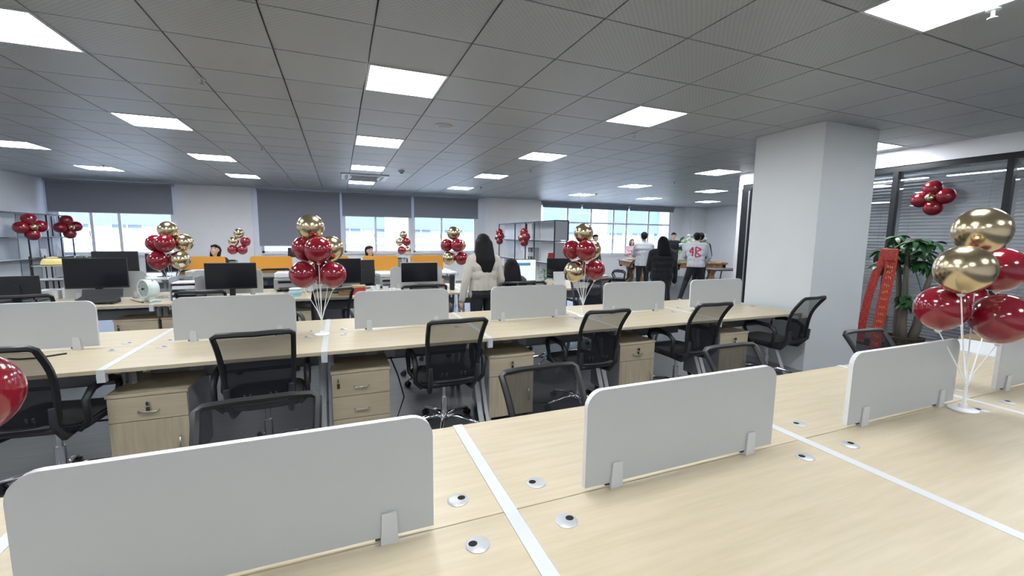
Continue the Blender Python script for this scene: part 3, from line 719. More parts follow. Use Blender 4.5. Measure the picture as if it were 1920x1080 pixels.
# table fan (white drum fan with carry handle)
def fan(x, y, z, rz, m, label, r=.105):
    o = thing('desk_fan', label, 'fan', (x, y, z), rz, 'desk fans')
    MB().lathe([(r * .96, -.05), (r, -.04), (r, .03), (r * .85, .06), (r * .5, .075), (0, .078)], 28).build('drum', m, o, (0, 0, r + .05), (-pi / 2, 0, 0), smooth=40)
    MB().tube([(r * .97 * math.cos(a), 0, r * .97 * math.sin(a)) for a in [k * 2 * pi / 28 for k in range(28)]], .008, 6, True).build('front_ring', m, o, (0, -.055, r + .05), smooth=True)
    gr = MB()
    for q in (.3, .5, .7, .85): gr.tube([(q * r * math.cos(a), 0, q * r * math.sin(a)) for a in [k * 2 * pi / 24 for k in range(24)]], .0015, 4, True)
    for k in range(12): gr.cyl((0, 0, 0), (r * .95 * math.cos(k * pi / 6), 0, r * .95 * math.sin(k * pi / 6)), .0015, n=4)
    gr.build('grille', m, o, (0, -.062, r + .05))
    bl = MB()
    for k in range(4):
        a = k * pi / 2
        bl.prism([(.02, -.01), (r * .8, -.045), (r * .85, .02), (.02, .015)], .003, Matrix.Rotation(a, 4, 'Y') @ RX90 @ Matrix.Rotation(.35, 4, 'X'))
    bl.build('blades', 'fan_green', o, (0, -.03, r + .05))
    MB().cyl((0, -.068, r + .05), (0, -.05, r + .05), .014, n=14).build('hub_cap', 'black_plastic', o, smooth=40)
    MB().tube([(-.06, .01, r * 2 + .03), (-.05, .01, r * 2 + .075), (.0, .01, r * 2 + .09), (.05, .01, r * 2 + .075), (.06, .01, r * 2 + .03)], .009, 6).build('carry_handle', m, o, smooth=True)
    for s in (-1, 1): MB().tube([(s * .09, -.05, .012), (s * .085, 0, .03), (s * .09, .06, .012)], .014, 6).build('foot', m, o, smooth=True)
    MB().box((0, 0, .04), (.10, .06, .05), None, .01).build('base_block', m, o)
fan(-2.03, 6.02, DT, -.75, 'fan_white', 'white drum-shaped desk fan with carry handle on the third row')
fan(-2.91, 6.75, .977, .5, 'fan_green', 'round greyish-green fan on the wire rack beside the wall shelf', .095)
def boxthing(name, label, cat, c, s, m, rz=0.0, lid=None, group=None, detail=None):
    o = thing(name, label, cat, (c[0], c[1], c[2]), rz, group)
    MB().bb(-s[0] / 2, s[0] / 2, -s[1] / 2, s[1] / 2, 0, s[2], min(.006, s[2] * .2)).build('body', m, o)
    if lid: MB().bb(-s[0] / 2 - .004, s[0] / 2 + .004, -s[1] / 2 - .004, s[1] / 2 + .004, s[2] * .82, s[2] + .006, .003).build('lid', lid, o)
    if detail: MB().bb(-s[0] * .3, s[0] * .3, -s[1] / 2 - .003, -s[1] / 2, s[2] * .25, s[2] * .5).build('front_slot', detail, o)
    return o
# wire rack at the left
o = thing('wire_rack', 'black wire desk rack holding papers and a helmet', 'rack', (-3.05, 6.72, DT))
for x in (-.24, .24):
    for y in (-.14, .14): MB().cyl((x, y, 0), (x, y, .5), .006, n=6).build('post', 'black_plastic', o)
for z in (.22, .40, .48):
    s = MB(); s.tube([(-.24, -.14, z), (.24, -.14, z), (.24, .14, z), (-.24, .14, z)], .004, 5, True); s.build('rail', 'black_plastic', o)
MB().bb(-.24, .24, -.14, .14, .215, .225).build('shelf', 'white_metal', o)
MB().bb(-.24, .24, -.14, .14, .385, .39).build('shelf', 'white_metal', o)
o = thing('safety_helmet', 'pale yellow safety helmet on top of the wire rack', 'helmet', (-3.16, 6.72, DT + .39))
MB().lathe([(.10, 0), (.098, .04), (.08, .075), (.04, .095), (0, .1)], 24).build('shell', 'yellow_helmet', o, smooth=True)
MB().lathe([(.10, 0), (.125, -.0), (.125, .006), (.10, .01)], 24).build('brim', 'yellow_helmet', o, smooth=40)
for k, (x, h) in enumerate(((-3.2, .10), (-2.95, .13))): boxthing('paper_stack', 'stack of white papers low in the wire rack', 'papers', (x, 6.72, DT), (.21, .24, h), 'paper', .03, None, 'paper stacks in the wire rack')
def printer(x, y, rz, s, label, m='grey_board'):
    o = thing('printer', label, 'printer', (x, y, DT), rz, 'printers on the third row'); a, b, h = s
    MB().bb(-a / 2, a / 2, -b / 2, b / 2, .03, h * .72, .015).build('body', m, o)
    MB().bb(-a / 2 + .01, a / 2 - .01, -b / 2 + .01, b / 2, h * .74, h, .012).build('scanner_lid', 'laminate_edge', o)
    MB().bb(-a * .36, a * .36, -b / 2 - .05, -b / 2 + .02, .05, .062, .003).build('paper_tray', 'dark_plastic', o)
    MB().bb(-a * .38, a * .38, -b / 2 - .004, -b / 2, h * .45, h * .58).build('output_slot', 'hollow', o)
    MB().bb(a * .2, a * .42, -b / 2 - .006, -b / 2, h * .62, h * .7).build('control_panel', 'dark_plastic', o)
    for sx in (-1, 1): MB().bb(sx * a * .4 - .02, sx * a * .4 + .02, -b * .3, b * .3, 0, .03).build('foot', 'black_plastic', o)
printer(-.62, 6.75, 0, (.46, .36, .26), 'grey printer on the third row beside the first balloon stand')
printer(-1.72, 6.8, 0, (.30, .32, .3), 'dark-fronted printer between the fan and the balloon stand')
printer(.66, 6.75, .2, (.30, .30, .22), 'small grey printer behind the clutter near the balloon stand')
# drawer tower
o = thing('letter_tray_tower', 'grey stack of four letter trays beside the balloon sticks', 'trays', (-1.72, 6.2, DT))
for k in range(4):
    MB().bb(-.12, .12, -.15, .15, k * .065, k * .065 + .006).build('tray', 'grey_board', o)
    MB().bb(-.11, .11, -.14, .13, k * .065 + .006, k * .065 + .006 + (.03, .02, .035, .01)[k]).build('paper_pile', 'paper', o)
for sx in (-1, 1): MB().bb(sx * .122 - .004, sx * .122 + .004, -.15, .15, 0, .27).build('side_panel', 'grey_board', o)
for k in range(3):
    o = thing('plastic_box', 'pale blue round plastic box in a stack by the printer', 'box', (-.55 + .005 * k, 6.08, DT + k * .035), 0, 'stacked blue boxes')
    MB().lathe([(0, 0), (.07, 0), (.075, .022), (.075, .024), (0, .024)], 24).build('tub', 'blue_plastic', o, smooth=40)
    MB().lathe([(.078, .023), (.078, .031), (.07, .0335), (0, .0335)], 24).build('lid', 'paper' if k else 'blue_plastic', o, smooth=40)
boxthing('snack_box', 'brown patterned carton between monitor and balloons', 'box', (.22, 6.0, DT), (.16, .10, .12), 'red_book', .1, 'carton')
boxthing('snack_box', 'small brown carton lying behind the patterned one', 'box', (.04, 6.02, DT), (.14, .10, .06), 'carton', -.1, 'wood_dark')
for k, (x, y, h, r) in enumerate(((.56, 5.98, .10, .035), (.66, 6.03, .07, .04), (.47, 6.05, .12, .03), (.74, 5.98, .06, .045))):
    o = thing('cup', 'white cup in the clutter behind the second-row divider', 'cup', (x, y, DT), k * 1.1, 'white cups on the third row')
    MB().lathe([(0, 0), (r * .8, 0), (r, h), (r * .93, h), (r * .74, .006), (0, .006)], 20).build('bowl', 'paper', o, smooth=40)
    MB().tube([(r * .9, 0, h * .8), (r * 1.5, 0, h * .7), (r * 1.45, 0, h * .35), (r * .85, 0, h * .25)], .005, 6).build('ear', 'paper', o, smooth=True)
o = thing('tumbler', 'tall black tumbler standing by the silver-edged monitor', 'tumbler', (1.52, 6.12, DT))
MB().lathe([(0, 0), (.036, 0), (.042, .2), (0, .2)], 20).build('body', 'black_plastic', o, smooth=40)
MB().lathe([(.043, .2), (.043, .225), (.03, .235), (0, .235)], 20).build('lid', 'dark_plastic', o, smooth=40)
MB().tube([(.03, 0, .23), (.03, 0, .25), (-.01, 0, .255)], .004, 5).build('loop', 'silver', o)
boxthing('storage_box', 'small light wood box behind the black tumbler', 'box', (1.42, 6.62, DT), (.14, .14, .12), 'carton', 0, 'orange')
boxthing('paper_stack', 'white box of papers beside the black tumbler', 'papers', (1.80, 6.15, DT), (.2, .2, .08), 'paper', .2, 'grey_board')
o = thing('display_stand', 'small white upright board beside the potted desk plant', 'board', (3.22, 5.98, DT))
MB().box((0, 0, .13), (.2, .008, .24), (-.12, 0, 0), .003).build('board', 'laminate_edge', o)
MB().box((0, .05, .08), (.05, .006, .16), (.45, 0, 0)).build('rear_leg', 'white_metal', o)
MB().box((.075, -.018, .225), (.012, .003, .012), (-.12, 0, 0)).build('clip', 'hollow', o)
# ---- leaves helper
def leaf_mesh(name, l, w_, m, fold=.25, droop=.4):
    mb = MB(); n = 5; rows = []
    for k in range(n + 1):
        t = k / n; hw = w_ / 2 * math.sin(pi * min(1, t * .92 + .06)) ** .8; z = -droop * l * t * t
        rows.append([mb.bm.verts.new((s * hw, t * l, z + abs(s) * hw * fold)) for s in (-1, 0, 1)])
    for A, B in zip(rows, rows[1:]):
        for k in range(2): mb.bm.faces.new((A[k], A[k + 1], B[k + 1], B[k]))
    return mb.mesh(name, m, True)
o = thing('desk_plant', 'small potted plant beside the lit monitor', 'plant', (3.02, 6.1, DT))
MB().lathe([(0, 0), (.04, 0), (.05, .08), (.044, .08), (.036, .01), (0, .01)], 20).build('pot', 'white_metal', o, smooth=40)
MB().cyl((0, 0, .06), (0, 0, .072), .043, n=16).build('soil', 'soil', o)
lm = leaf_mesh('leaf', .12, .05, 'leaf')
for k in range(16):
    l = bpy.data.objects.new('leaf', lm); COL.objects.link(l); l.parent = o; l.location = (0, 0, .08 + .012 * k); l.rotation_euler = (random.uniform(.2, .9), 0, k * 2.4)
MB().cyl((0, 0, .07), (0, 0, .28), .004, n=6).build('stem', 'leaf', o)
# cables
o = MB().tube([(-2.25, 6.15, DT + .02), (-2.18, 6.0, DT + .03), (-2.12, 5.95, DT + .02), (-2.06, 5.93, DT + .006)], .005, 6).build('cable', 'black_plastic', None, smooth=True); tag(o, 'black cable running from the big monitor to the white fan', 'cable')
o = MB().tube([(-1.98, 3.56, DT + .006), (-1.85, 3.50, DT + .006), (-1.78, 3.50, DT + .006), (-1.66, 3.57, DT + .006)], .005, 6).build('cable', 'black_plastic', None, smooth=True); tag(o, 'short black cable lying on the second row desk under the divider', 'cable')
for k, x in enumerate((.36, -.02, 1.55)):
    o = MB().tube([(x, 3.57, .54), (x + .05, 3.5, .40), (x + .1, 3.52, .2), (x + .02, 3.45, .02), (x + .25, 3.4, .008), (x + .4, 3.5, .008)], .006, 6).build('power_cable', 'black_plastic', None, smooth=True)
    tag(o, 'black power cable hanging from the desk socket tray to the floor', 'cable', 'power cables under the second row')
# ================================================================ SHELVES
def shelf(x0, x1, y0, y1, h, name, label, cols, rows, backs):
    o = thing(name, label, 'shelf', (0, 0, 0)); ys = [y0 + (y1 - y0) * c for c in cols]; zs = [h * r for r in rows]; b = .022
    for y in ys:
        for x in (x0, x1): MB().bb(x - b / 2, x + b / 2, y - b / 2, y + b / 2, 0, h).build('upright', 'black_frame', o)
    for z in zs:
        for x in (x0, x1): MB().bb(x - b / 2, x + b / 2, y0, y1, z - b / 2, z + b / 2).build('rail', 'black_frame', o)
        MB().bb(x0, x1, y0, y1, z - .009, z + .014).build('shelf_board', 'laminate_edge', o)
        for y in (y0, y1): MB().bb(x0, x1, y - b / 2, y + b / 2, z - b / 2, z + b / 2).build('cross_bar', 'black_frame', o)
    for (i, j, m) in backs:
        MB().bb((x0 + x1) / 2 - .006, (x0 + x1) / 2 + .006, ys[i] + .02, ys[i + 1] - .02, zs[j] + .015, zs[j + 1] - .015).build('back_panel', m, o)
    return o, ys, zs
o, ys, zs = shelf(4.12, 4.44, 7.9, 11.2, 1.88, 'bookshelf', 'black-framed freestanding shelf with grey and white panels near the lit monitor', (0, .3, .45, .65, 1), (.03, .28, .52, .775, 1.0),
                  [(0, 3, 'grey_board'), (3, 3, 'laminate'), (1, 3, 'grey_board'), (0, 2, 'laminate'), (1, 2, 'laminate_edge'), (2, 2, 'laminate_edge'), (3, 2, 'laminate'), (0, 1, 'laminate'), (1, 1, 'laminate'), (2, 1, 'laminate'), (3, 1, 'laminate')])
for k, (za, zb) in enumerate(((zs[3], zs[4]), (zs[2], zs[3]), (zs[1], zs[2]))): MB().bb(4.14, 4.42, 7.9 - .004, 7.9 + .006, za + .02, zb - .02).build('end_panel', 'grey_board', o)
for k in range(5):
    b = thing('binder', 'dark binder standing on the freestanding shelf under the red balloons', 'binder', (4.14, 8.95 + k * .065, zs[2] + .014), 0, 'binders on the freestanding shelf')
    MB().bb(0, .24, 0, .055, 0, .30 - .02 * (k % 2), .003).build('cover', 'black_plastic' if k % 3 else 'grey_board', b)
    MB().bb(-.002, 0, .012, .043, .10, .2).build('spine_label', 'paper', b)
for k, (y, m) in enumerate(((9.9, 'paper'), (8.15, 'red_book'))):
    b = tag(MB().box((4.2, y, zs[2] + .125), (.2, .012, .22), (.28, 0, 0)).build('booklet', m), 'thin booklet leaning on the middle board of the freestanding shelf', 'booklet', 'booklets leaning on the freestanding shelf')
o, ys, zs = shelf(-6.3, -5.95, 10.6, 13.55, 1.9, 'storage_shelf', 'black-framed shelf with grey panels along the wall beside the first window', (0, .46, .68, .84, 1), (.03, .26, .5, .74, 1.0),
                  [(i_, j_, ('grey_board', 'laminate')[(i_ + j_) % 2]) for i_ in range(3) for j_ in (1, 2, 3)] + [(3, 1, 'laminate'), (3, 2, 'laminate')])
o = thing('photo_frame', 'small white picture stand on the wall shelf', 'frame', (-6.05, 12.62, zs[2] + .014), 1.2)
MB().box((0, 0, .1), (.16, .012, .2), (-.2, 0, 0), .003).build('frame', 'white_metal', o); MB().box((0, -.008, .1), (.13, .004, .17), (-.2, 0, 0)).build('picture', 'paper', o)
o = thing('photo_frame', 'white triangular card on the wall shelf by the window', 'frame', (-6.05, 13.2, zs[2] + .014), 1.2)
MB().prism([(-.1, 0), (.1, 0), (-.08, .28)], .012, RX90).build('card', 'paper', o); MB().bb(-.1, .1, -.02, .02, 0, .01).build('foot', 'white_metal', o)
# ================================================================ POTTED TREE WITH RIBBON
PX, PY = 6.62, 3.06
tree = thing('potted_money_tree', 'tall potted money tree with thick braided trunks in a woven basket by the glass', 'plant', (PX, PY, 0))
MB().lathe([(0, 0), (.15, 0), (.17, .12), (.19, .33), (.2, .34), (.17, .35), (.16, .30), (0, .30)], 28).build('basket', 'wicker', tree, smooth=40)
mb = MB()
for z in [.03 + .03 * k for k in range(11)]:
    r = .155 + .035 * (z / .33); mb.tube([(r * math.cos(a), r * math.sin(a), z + .006 * math.sin(a * 14)) for a in [k * 2 * pi / 56 for k in range(56)]], .006, 4, True)
stuff(mb.build('basket_weave', 'wicker', tree))
MB().cyl((0, 0, .28), (0, 0, .31), .16, n=24).build('soil', 'soil', tree)
tips = []
for k, (dx, dy, h) in enumerate(((.0, .08, 1.32), (.03, -.09, 1.27), (-.04, .02, 1.42))):
    p = [(dx * .6, dy * .6, .25), (dx * 1.1, dy * 1.1, .5), (dx * 1.2, dy * 1.3, .85), (dx * 2, dy * 2, h)]
    MB().tube(p, [.06, .05, .035, .02], 9).build('trunk', 'trunk', tree, smooth=True); tips.append(Vector(p[-1]))
lm1 = leaf_mesh('leaf', .17, .065, 'leaf', .2, .35); lm2 = leaf_mesh('leaf', .14, .055, 'leaf', .15, .5)
random.seed(11)
nl = 0
for b in range(42):
    tip = tips[b % 3]; a = random.uniform(0, 2 * pi); el = random.uniform(-.5, 1.2); ln = random.uniform(.08, .30)
    e = tip + Vector((math.cos(a) * math.cos(el), math.sin(a) * math.cos(el), math.sin(el) * .8)) * ln
    if b % 9 == 8: e = Vector((random.uniform(-.1, .1), random.uniform(-.15, .15), random.uniform(.75, .95)))
    if b < 34: MB().tube([tip, tip.lerp(e, .5) + Vector((0, 0, .03)), e], [.008, .006, .004], 5).build('branch', 'leaf', tree)
    for k in range(7):
        if nl >= 290: break
        l = bpy.data.objects.new('leaf', random.choice((lm1, lm2))); COL.objects.link(l); l.parent = tree; l.location = e
        l.rotation_euler = (random.uniform(-.75, .35), random.uniform(-.3, .3), k * 2 * pi / 7 + random.uniform(-.3, .3)); nl += 1
rib = thing('congratulation_ribbon', 'red congratulation ribbon with gold print hung over the potted tree', 'ribbon', (PX - .36, PY + .11, -.06))
# two tails falling from a broad knot, facing the desks
def strip(pts, w_, m, name, par):
    mb = MB(); pts = [Vector(p) for p in pts]; wd = Vector((.30, -.95, 0)).normalized(); nr = Vector((-.95, -.30, 0)) * .004
    for o_ in (0,):
        A = [mb.bm.verts.new(p - wd * w_ / 2) for p in pts]; B = [mb.bm.verts.new(p + wd * w_ / 2) for p in pts]
        A2 = [mb.bm.verts.new(p - wd * w_ / 2 + nr) for p in pts]; B2 = [mb.bm.verts.new(p + wd * w_ / 2 + nr) for p in pts]
        for k in range(len(pts) - 1):
            mb.bm.faces.new((A[k], B[k], B[k + 1], A[k + 1])); mb.bm.faces.new((A2[k], A2[k + 1], B2[k + 1], B2[k]))
            mb.bm.faces.new((A[k], A[k + 1], A2[k + 1], A2[k])); mb.bm.faces.new((B[k], B2[k], B2[k + 1], B[k + 1]))
    return mb.build(name, m, par)
L1 = [(.02, .03, 1.42), (.0, .09, 1.2), (-.02, .14, .85), (-.02, .17, .5), (-.01, .18, .30)]
L2 = [(.02, -.05, 1.42), (.0, -.05, 1.2), (-.02, -.03, .85), (-.03, -.01, .5), (-.03, .0, .12)]
t1 = strip(L1, .085, 'ribbon_red', 'ribbon_tail', rib); t2 = strip(L2, .11, 'ribbon_red', 'ribbon_tail', rib)
kn = MB().box((.02, -.01, 1.43), (.04, .22, .16), (0, .1, -.31), .015).build('knot', 'ribbon_red', rib)
mb = MB()
for k in range(12):
    t = .15 + k * .065; i = min(int(t * 4), 3); f_ = t * 4 - i; p = Vector(L2[i]).lerp(Vector(L2[i + 1]), f_) + Vector((-.012, -.004, 0))
    for q in range(3): mb.box(p + Vector((0, .022 * (q - 1), random.uniform(-.012, .012))), (.003, .006, .03), (random.uniform(-.8, .8), 0, 0))
stuff(mb.build('gold_print', 'gold_ink', t2))
mb = MB()
for k in range(9): mb.box((-.006, -.055 + .014 * random.uniform(-1, 1), 1.44 + .03 * random.uniform(-1, 1)), (.004, .008, .022), (k * .7, 0, 0))
stuff(mb.build('gold_print', 'gold_ink', kn))
boxthing('carton_box', 'brown cardboard box on the floor by the glass partition', 'box', (6.75, 2.35, 0), (.32, .4, .46), 'carton', .1, 'carton')
boxthing('carton_box', 'dark low box stacked with a red lid by the glass partition', 'box', (6.7, 1.75, 0), (.3, .36, .42), 'dark_plastic', .1, 'red_book')
# ================================================================ POOL TABLE
PT = thing('pool_table', 'carved wooden pool table with green cloth and dark rails', 'pool table', (9.75, 10.75, 0), -.38)
MB().bb(-1.42, 1.42, -.78, .78, .66, .80, .01).build('cabinet', 'wood_dark', PT)
MB().bb(-1.27, 1.27, -.63, .63, .80, .81).build('cloth', 'green_felt', PT)
for a in ((-1.46, 1.46, -.82, -.66), (-1.46, 1.46, .66, .82)): MB().bb(*a, .79, .84, .01).build('rail', 'wood_dark', PT)
for a in ((-1.46, -1.30, -.66, .66), (1.30, 1.46, -.66, .66)): MB().bb(*a, .79, .84, .01).build('rail', 'wood_dark', PT)
for x in (-1.36, 0, 1.36):
    for y in (-.72, .72):
        MB().lathe([(.06, .845), (.075, .843), (.075, .84)], 16).build('pocket', 'black_plastic', PT, (x, y, 0))
        MB().lathe([(.0, .60), (.05, .62), (.07, .70), (.075, .78), (.07, .78), (0, .64)], 12).build('pocket_net', 'hollow', PT, (x, y, 0))
for x in (-1.1, 1.1):
    for y in (-.55, .55):
        MB().lathe([(0, 0), (.10, 0), (.10, .04), (.07, .08), (.10, .2), (.12, .32), (.08, .42), (.10, .5), (.13, .56), (.13, .67), (0, .67)], 18).build('leg', 'wood_dark', PT, (x, y, 0), smooth=40)
# folding table and red chair to the right
o = thing('folding_table', 'dark folding table beside the pool table', 'table', (10.0, 8.55, 0), -.2)
MB().bb(-.85, .85, -.35, .35, .71, .74, .005).build('tabletop', 'dark_plastic', o)
for x in (-.7, .7):
    for s in (-1, 1): MB().cyl((x, s * .3, 0), (x * .8, s * .25, .71), .015, n=8).build('leg', 'black_plastic', o)
def simple_chair(x, y, rz, label):
    o = thing('stacking_chair', label, 'chair', (x, y, 0), rz)
    MB().box((0, 0, .45), (.42, .42, .04), None, .015).build('seat', 'red_book', o)
    MB().box((0, -.21, .74), (.40, .025, .3), (-.1, 0, 0), .01).build('backrest', 'red_book', o)
    for sx in (-1, 1):
        MB().tube([(sx * .19, .18, .44), (sx * .2, .2, 0)], .012, 6).build('leg', 'grey_metal', o); MB().tube([(sx * .19, -.23, .88), (sx * .19, -.19, .44), (sx * .2, -.22, 0)], .012, 6).build('leg', 'grey_metal', o)
simple_chair(11.6, 9.4, 2.6, 'red stacking chair behind the dark folding table')
# bouquet on the pool table
o = thing('flower_bouquet', 'white and green bouquet in pale paper on the pool table', 'flowers', (10.4, 10.4, .84)); o.scale = (1.05, 1.05, 1.05)
MB().lathe([(.05, 0), (.10, .1), (.26, .3), (.24, .3), (.09, .12), (0, .1)], 14).build('wrapping', 'petal', o, smooth=40)
lp_ = leaf_mesh('leaf', .24, .10, 'leaf_pale', .2, .3); fl = MB().sph((0, 0, 0), (.055, .055, .035), 8, 6).mesh('flower', 'petal', True)
random.seed(5)
for k in range(70):
    a = random.uniform(0, 2 * pi); r = random.uniform(.05, .42); h = .32 + .55 * random.random() * (1 - r)
    if k % 2: l = bpy.data.objects.new('leaf', lp_); l.rotation_euler = (random.uniform(-.4, .9), random.uniform(-.5, .5), a)
    else: l = bpy.data.objects.new('flower', fl)
    COL.objects.link(l); l.parent = o; l.location = (r * math.cos(a) * 1.1, r * math.sin(a), h)
# ================================================================ PEOPLE
def capsule(mb, a, b, r0, r1):
    a, b = Vector(a), Vector(b)
    mb.sph(a, r0, 12, 8); mb.sph(b, r1, 12, 8)
    if (b - a).length > 1e-4: mb.cyl(a, b, r0 * .995, r1 * .995, 12)
TMP = bpy.data.scenes.new('remesh_workbench')
def remesh(mb, vox, it=5):
    me = bpy.data.meshes.new('tmp'); mb.bm.to_mesh(me); mb.bm.free()
    o = bpy.data.objects.new('tmp', me); TMP.collection.objects.link(o)
    m = o.modifiers.new('r', 'REMESH'); m.mode = 'VOXEL'; m.voxel_size = vox
    s = o.modifiers.new('s', 'SMOOTH'); s.factor = .5; s.iterations = it
    with bpy.context.temp_override(scene=TMP, view_layer=TMP.view_layers[0]):
        dg = bpy.context.evaluated_depsgraph_get(); dg.update()
        out = bpy.data.meshes.new_from_object(o.evaluated_get(dg)); bpy.data.objects.remove(o); bpy.data.meshes.remove(me)
    out.shade_smooth(); return out
def hand(pr, wrist, d, nrm, side, s, curl=.35, m='skin'):
    # d: direction wrist -> fingers, nrm: palm normal, side: direction of the thumb
    d = Vector(d).normalized(); nrm = Vector(nrm); nrm = (nrm - d * nrm.dot(d)).normalized(); sd = d.cross(nrm) * side
    w0 = Vector(wrist)
    for q in (-.024, -.008, .008, .024): pr.append((w0 + d * .015 * s + sd * q * s * .8, w0 + d * .085 * s + sd * q * s, .014 * s, .012 * s, m))
    for q, L in ((.027, .068), (.009, .076), (-.009, .070), (-.027, .056)):
        b = w0 + d * .085 * s + sd * q * s; mid = b + (d * math.cos(curl) + nrm * math.sin(curl)) * L * .5 * s + sd * q * .12 * s
        e = mid + (d * math.cos(curl * 2.2) + nrm * math.sin(curl * 2.2)) * L * .5 * s
        pr.append((b, mid, .0092 * s, .0085 * s, m)); pr.append((mid, e, .0085 * s, .0072 * s, m))
    b = w0 + d * .03 * s + sd * .028 * s; mid = b + (d * .65 + sd * .6 + nrm * .25).normalized() * .04 * s; e = mid + (d * .9 + nrm * .35 + sd * .1).normalized() * .035 * s
    pr.append((b, mid, .013 * s, .0105 * s, m)); pr.append((mid, e, .0105 * s, .008 * s, m))
def person(label, loc, rz, H, top, pants, hairstyle='short', J=None, female=False, shoes='shoe', vox=.011, hem=.0, sleeve_to=1.0, head_turn=0.0, head_tilt=0.0, lean=0.0, skirt=False, hood=False, sit=False, hand_curl=.35, hairmat='hair', bulk=1.0):
    s = H / 1.70; o = thing('person', label, 'person', loc, rz, None)
    sh = (.165 if female else .195) * bulk
    D = dict(pelvis=(0, 0, .93), chest=(0, -.01, 1.26), neck=(0, -.01, 1.43), head=(0, .02, 1.585),
             lsh=(-sh, -.015, 1.375), rsh=(sh, -.015, 1.375), lel=(-sh - .06, -.03, 1.10), rel=(sh + .06, -.03, 1.10), lwr=(-sh - .06, .05, .86), rwr=(sh + .06, .05, .86),
             lhip=(-.09, 0, .90), rhip=(.09, 0, .90), lkn=(-.10, .02, .49), rkn=(.10, .02, .49), lan=(-.10, -.02, .09), ran=(.10, -.02, .09))
    if J: D.update(J)
    D = {k: Vector(v) * s for k, v in D.items()}
    if lean:
        Rl = Matrix.Rotation(-lean, 3, 'X')
        for k in ('chest', 'neck', 'head', 'lsh', 'rsh', 'lel', 'rel', 'lwr', 'rwr'): D[k] = D['pelvis'] + Rl @ (D[k] - D['pelvis'])
    pr = []; A = lambda a, b, r0, r1, m: pr.append((D[a] if isinstance(a, str) else a, D[b] if isinstance(b, str) else b, r0 * s * bulk, r1 * s * bulk, m))
    up_ = (D['neck'] - D['pelvis']).normalized(); acr = (D['rsh'] - D['lsh']).normalized(); fwd = up_.cross(acr).normalized() * -1
    if fwd.y < 0: fwd = -fwd
    # torso: rows of capsules across
    for t, hw, r in ((.0, .085 if female else .08, .105), (.25, .07 if female else .085, .10), (.5, .085 if female else .10, .105), (.72, .105 if female else .125, .105), (.88, .12 if female else .145, .085)):
        c = D['pelvis'].lerp(D['neck'], t); m_ = pants if t == 0 and not hem else top
        pr.append((c - acr * hw * s * bulk, c + acr * hw * s * bulk, r * s * bulk, r * s * bulk, m_))
    A('chest', 'neck', .09, .06, top)
    for S_, sg in (('l', -1), ('r', 1)):
        A(D['neck'] - up_ * .03 * s, S_ + 'sh', .055, .062, top)
        A(S_ + 'sh', S_ + 'el', .062, .05, top)
        e, wv = D[S_ + 'el'], D[S_ + 'wr']; cu = e.lerp(wv, sleeve_to)
        pr.append((e, cu, .05 * s * bulk, .042 * s * bulk, top))
        pr.append((cu, wv, .036 * s, .027 * s, 'skin'))
        d = (wv - e); hand(pr, wv, d, (-sg * .9, .35, 0) if abs(d.z) > abs(d.y) else (0, 0, -1), 1 if sg > 0 else -1, s * (.95 if female else 1.05), hand_curl)
        A(S_ + 'hip', S_ + 'kn', .092, .062, pants); A(S_ + 'kn', S_ + 'an', .062, .045, pants)
        an = D[S_ + 'an']; pr.append((an - Vector((0, 0, .045 * s)) + Vector((0, -.03 * s, 0)), an + Vector((sg * .015 * s, .15 * s, -.055 * s)), .042 * s, .034 * s, shoes))
    if skirt:
        for k in range(9):
            a = k * 2 * pi / 9; q = Vector((math.cos(a), math.sin(a), 0))
            pr.append((D['pelvis'] + q * .07 * s + Vector((0, 0, .05 * s)), D['pelvis'] + q * .15 * s + Vector((0, 0, -.48 * s)), .07 * s, .05 * s, pants))
    if hem:
        for k in range(12):
            a = k * 2 * pi / 12; q = acr * math.cos(a) * 1.25 + fwd * math.sin(a) * .62
            c0 = D['pelvis'].lerp(D['neck'], .55); c1 = D['pelvis'] - up_ * (D['pelvis'].z - hem) if not sit else D['pelvis']
            pr.append((c0 + q * .10 * s, c1 + q * .135 * s, .05 * s, .04 * s, top))
    # head
    hp = D['head']; Rh = Matrix.Rotation(head_turn, 3, 'Z') @ Matrix.Rotation(-head_tilt, 3, 'X')
    def hl(v): return hp + Rh @ (Vector(v) * s)
    A(D['neck'] - up_ * .02 * s, hl((0, -.012, -.06)), .052, .050, 'skin')
    for a, b, r0, r1 in (((0, -.02, .03), (0, .02, .035), .079, .072), ((0, .03, -.03), (0, .035, -.01), .062, .066), ((0, .052, -.075), (0, .045, -.05), .036, .046),
                         ((0, .098, -.012), (0, .088, .02), .012, .008), ((-.076, -.005, -.02), (-.078, -.008, .02), .012, .014), ((.076, -.005, -.02), (.078, -.008, .02), .012, .014)):
        pr.append((hl(a), hl(b), r0 * s, r1 * s, 'skin'))
    mb = MB()
    for a, b, r0, r1, m_ in pr: capsule(mb, a, b, r0, r1)
    me = remesh(mb, vox, 4)
    # material of every face from the nearest body piece
    names = []
    for p in pr:
        if p[4] not in names: names.append(p[4])
    if pants not in names: names.append(pants)
    for n in names: me.materials.append(MATS[n])
    nf = len(me.polygons); cen = np.empty(nf * 3); me.polygons.foreach_get('center', cen); cen = cen.reshape(-1, 3)
    best = np.full(nf, 9.0); idx = np.zeros(nf, dtype=np.int32)
    for a, b, r0, r1, m_ in pr:
        a_ = np.array(a); d = np.array(b) - a_; L2_ = max(d @ d, 1e-9); t = np.clip(((cen - a_) @ d) / L2_, 0, 1)
        dist = np.linalg.norm(cen - a_ - t[:, None] * d, axis=1) - (r0 + (r1 - r0) * t)
        k = dist < best - .0005; best[k] = dist[k]; idx[k] = names.index(m_)
    if hem:
        k = (idx == names.index(top)) & (cen[:, 2] < hem) & (np.abs(cen[:, 0]) < sh * s * 1.05); idx[k] = names.index(pants)
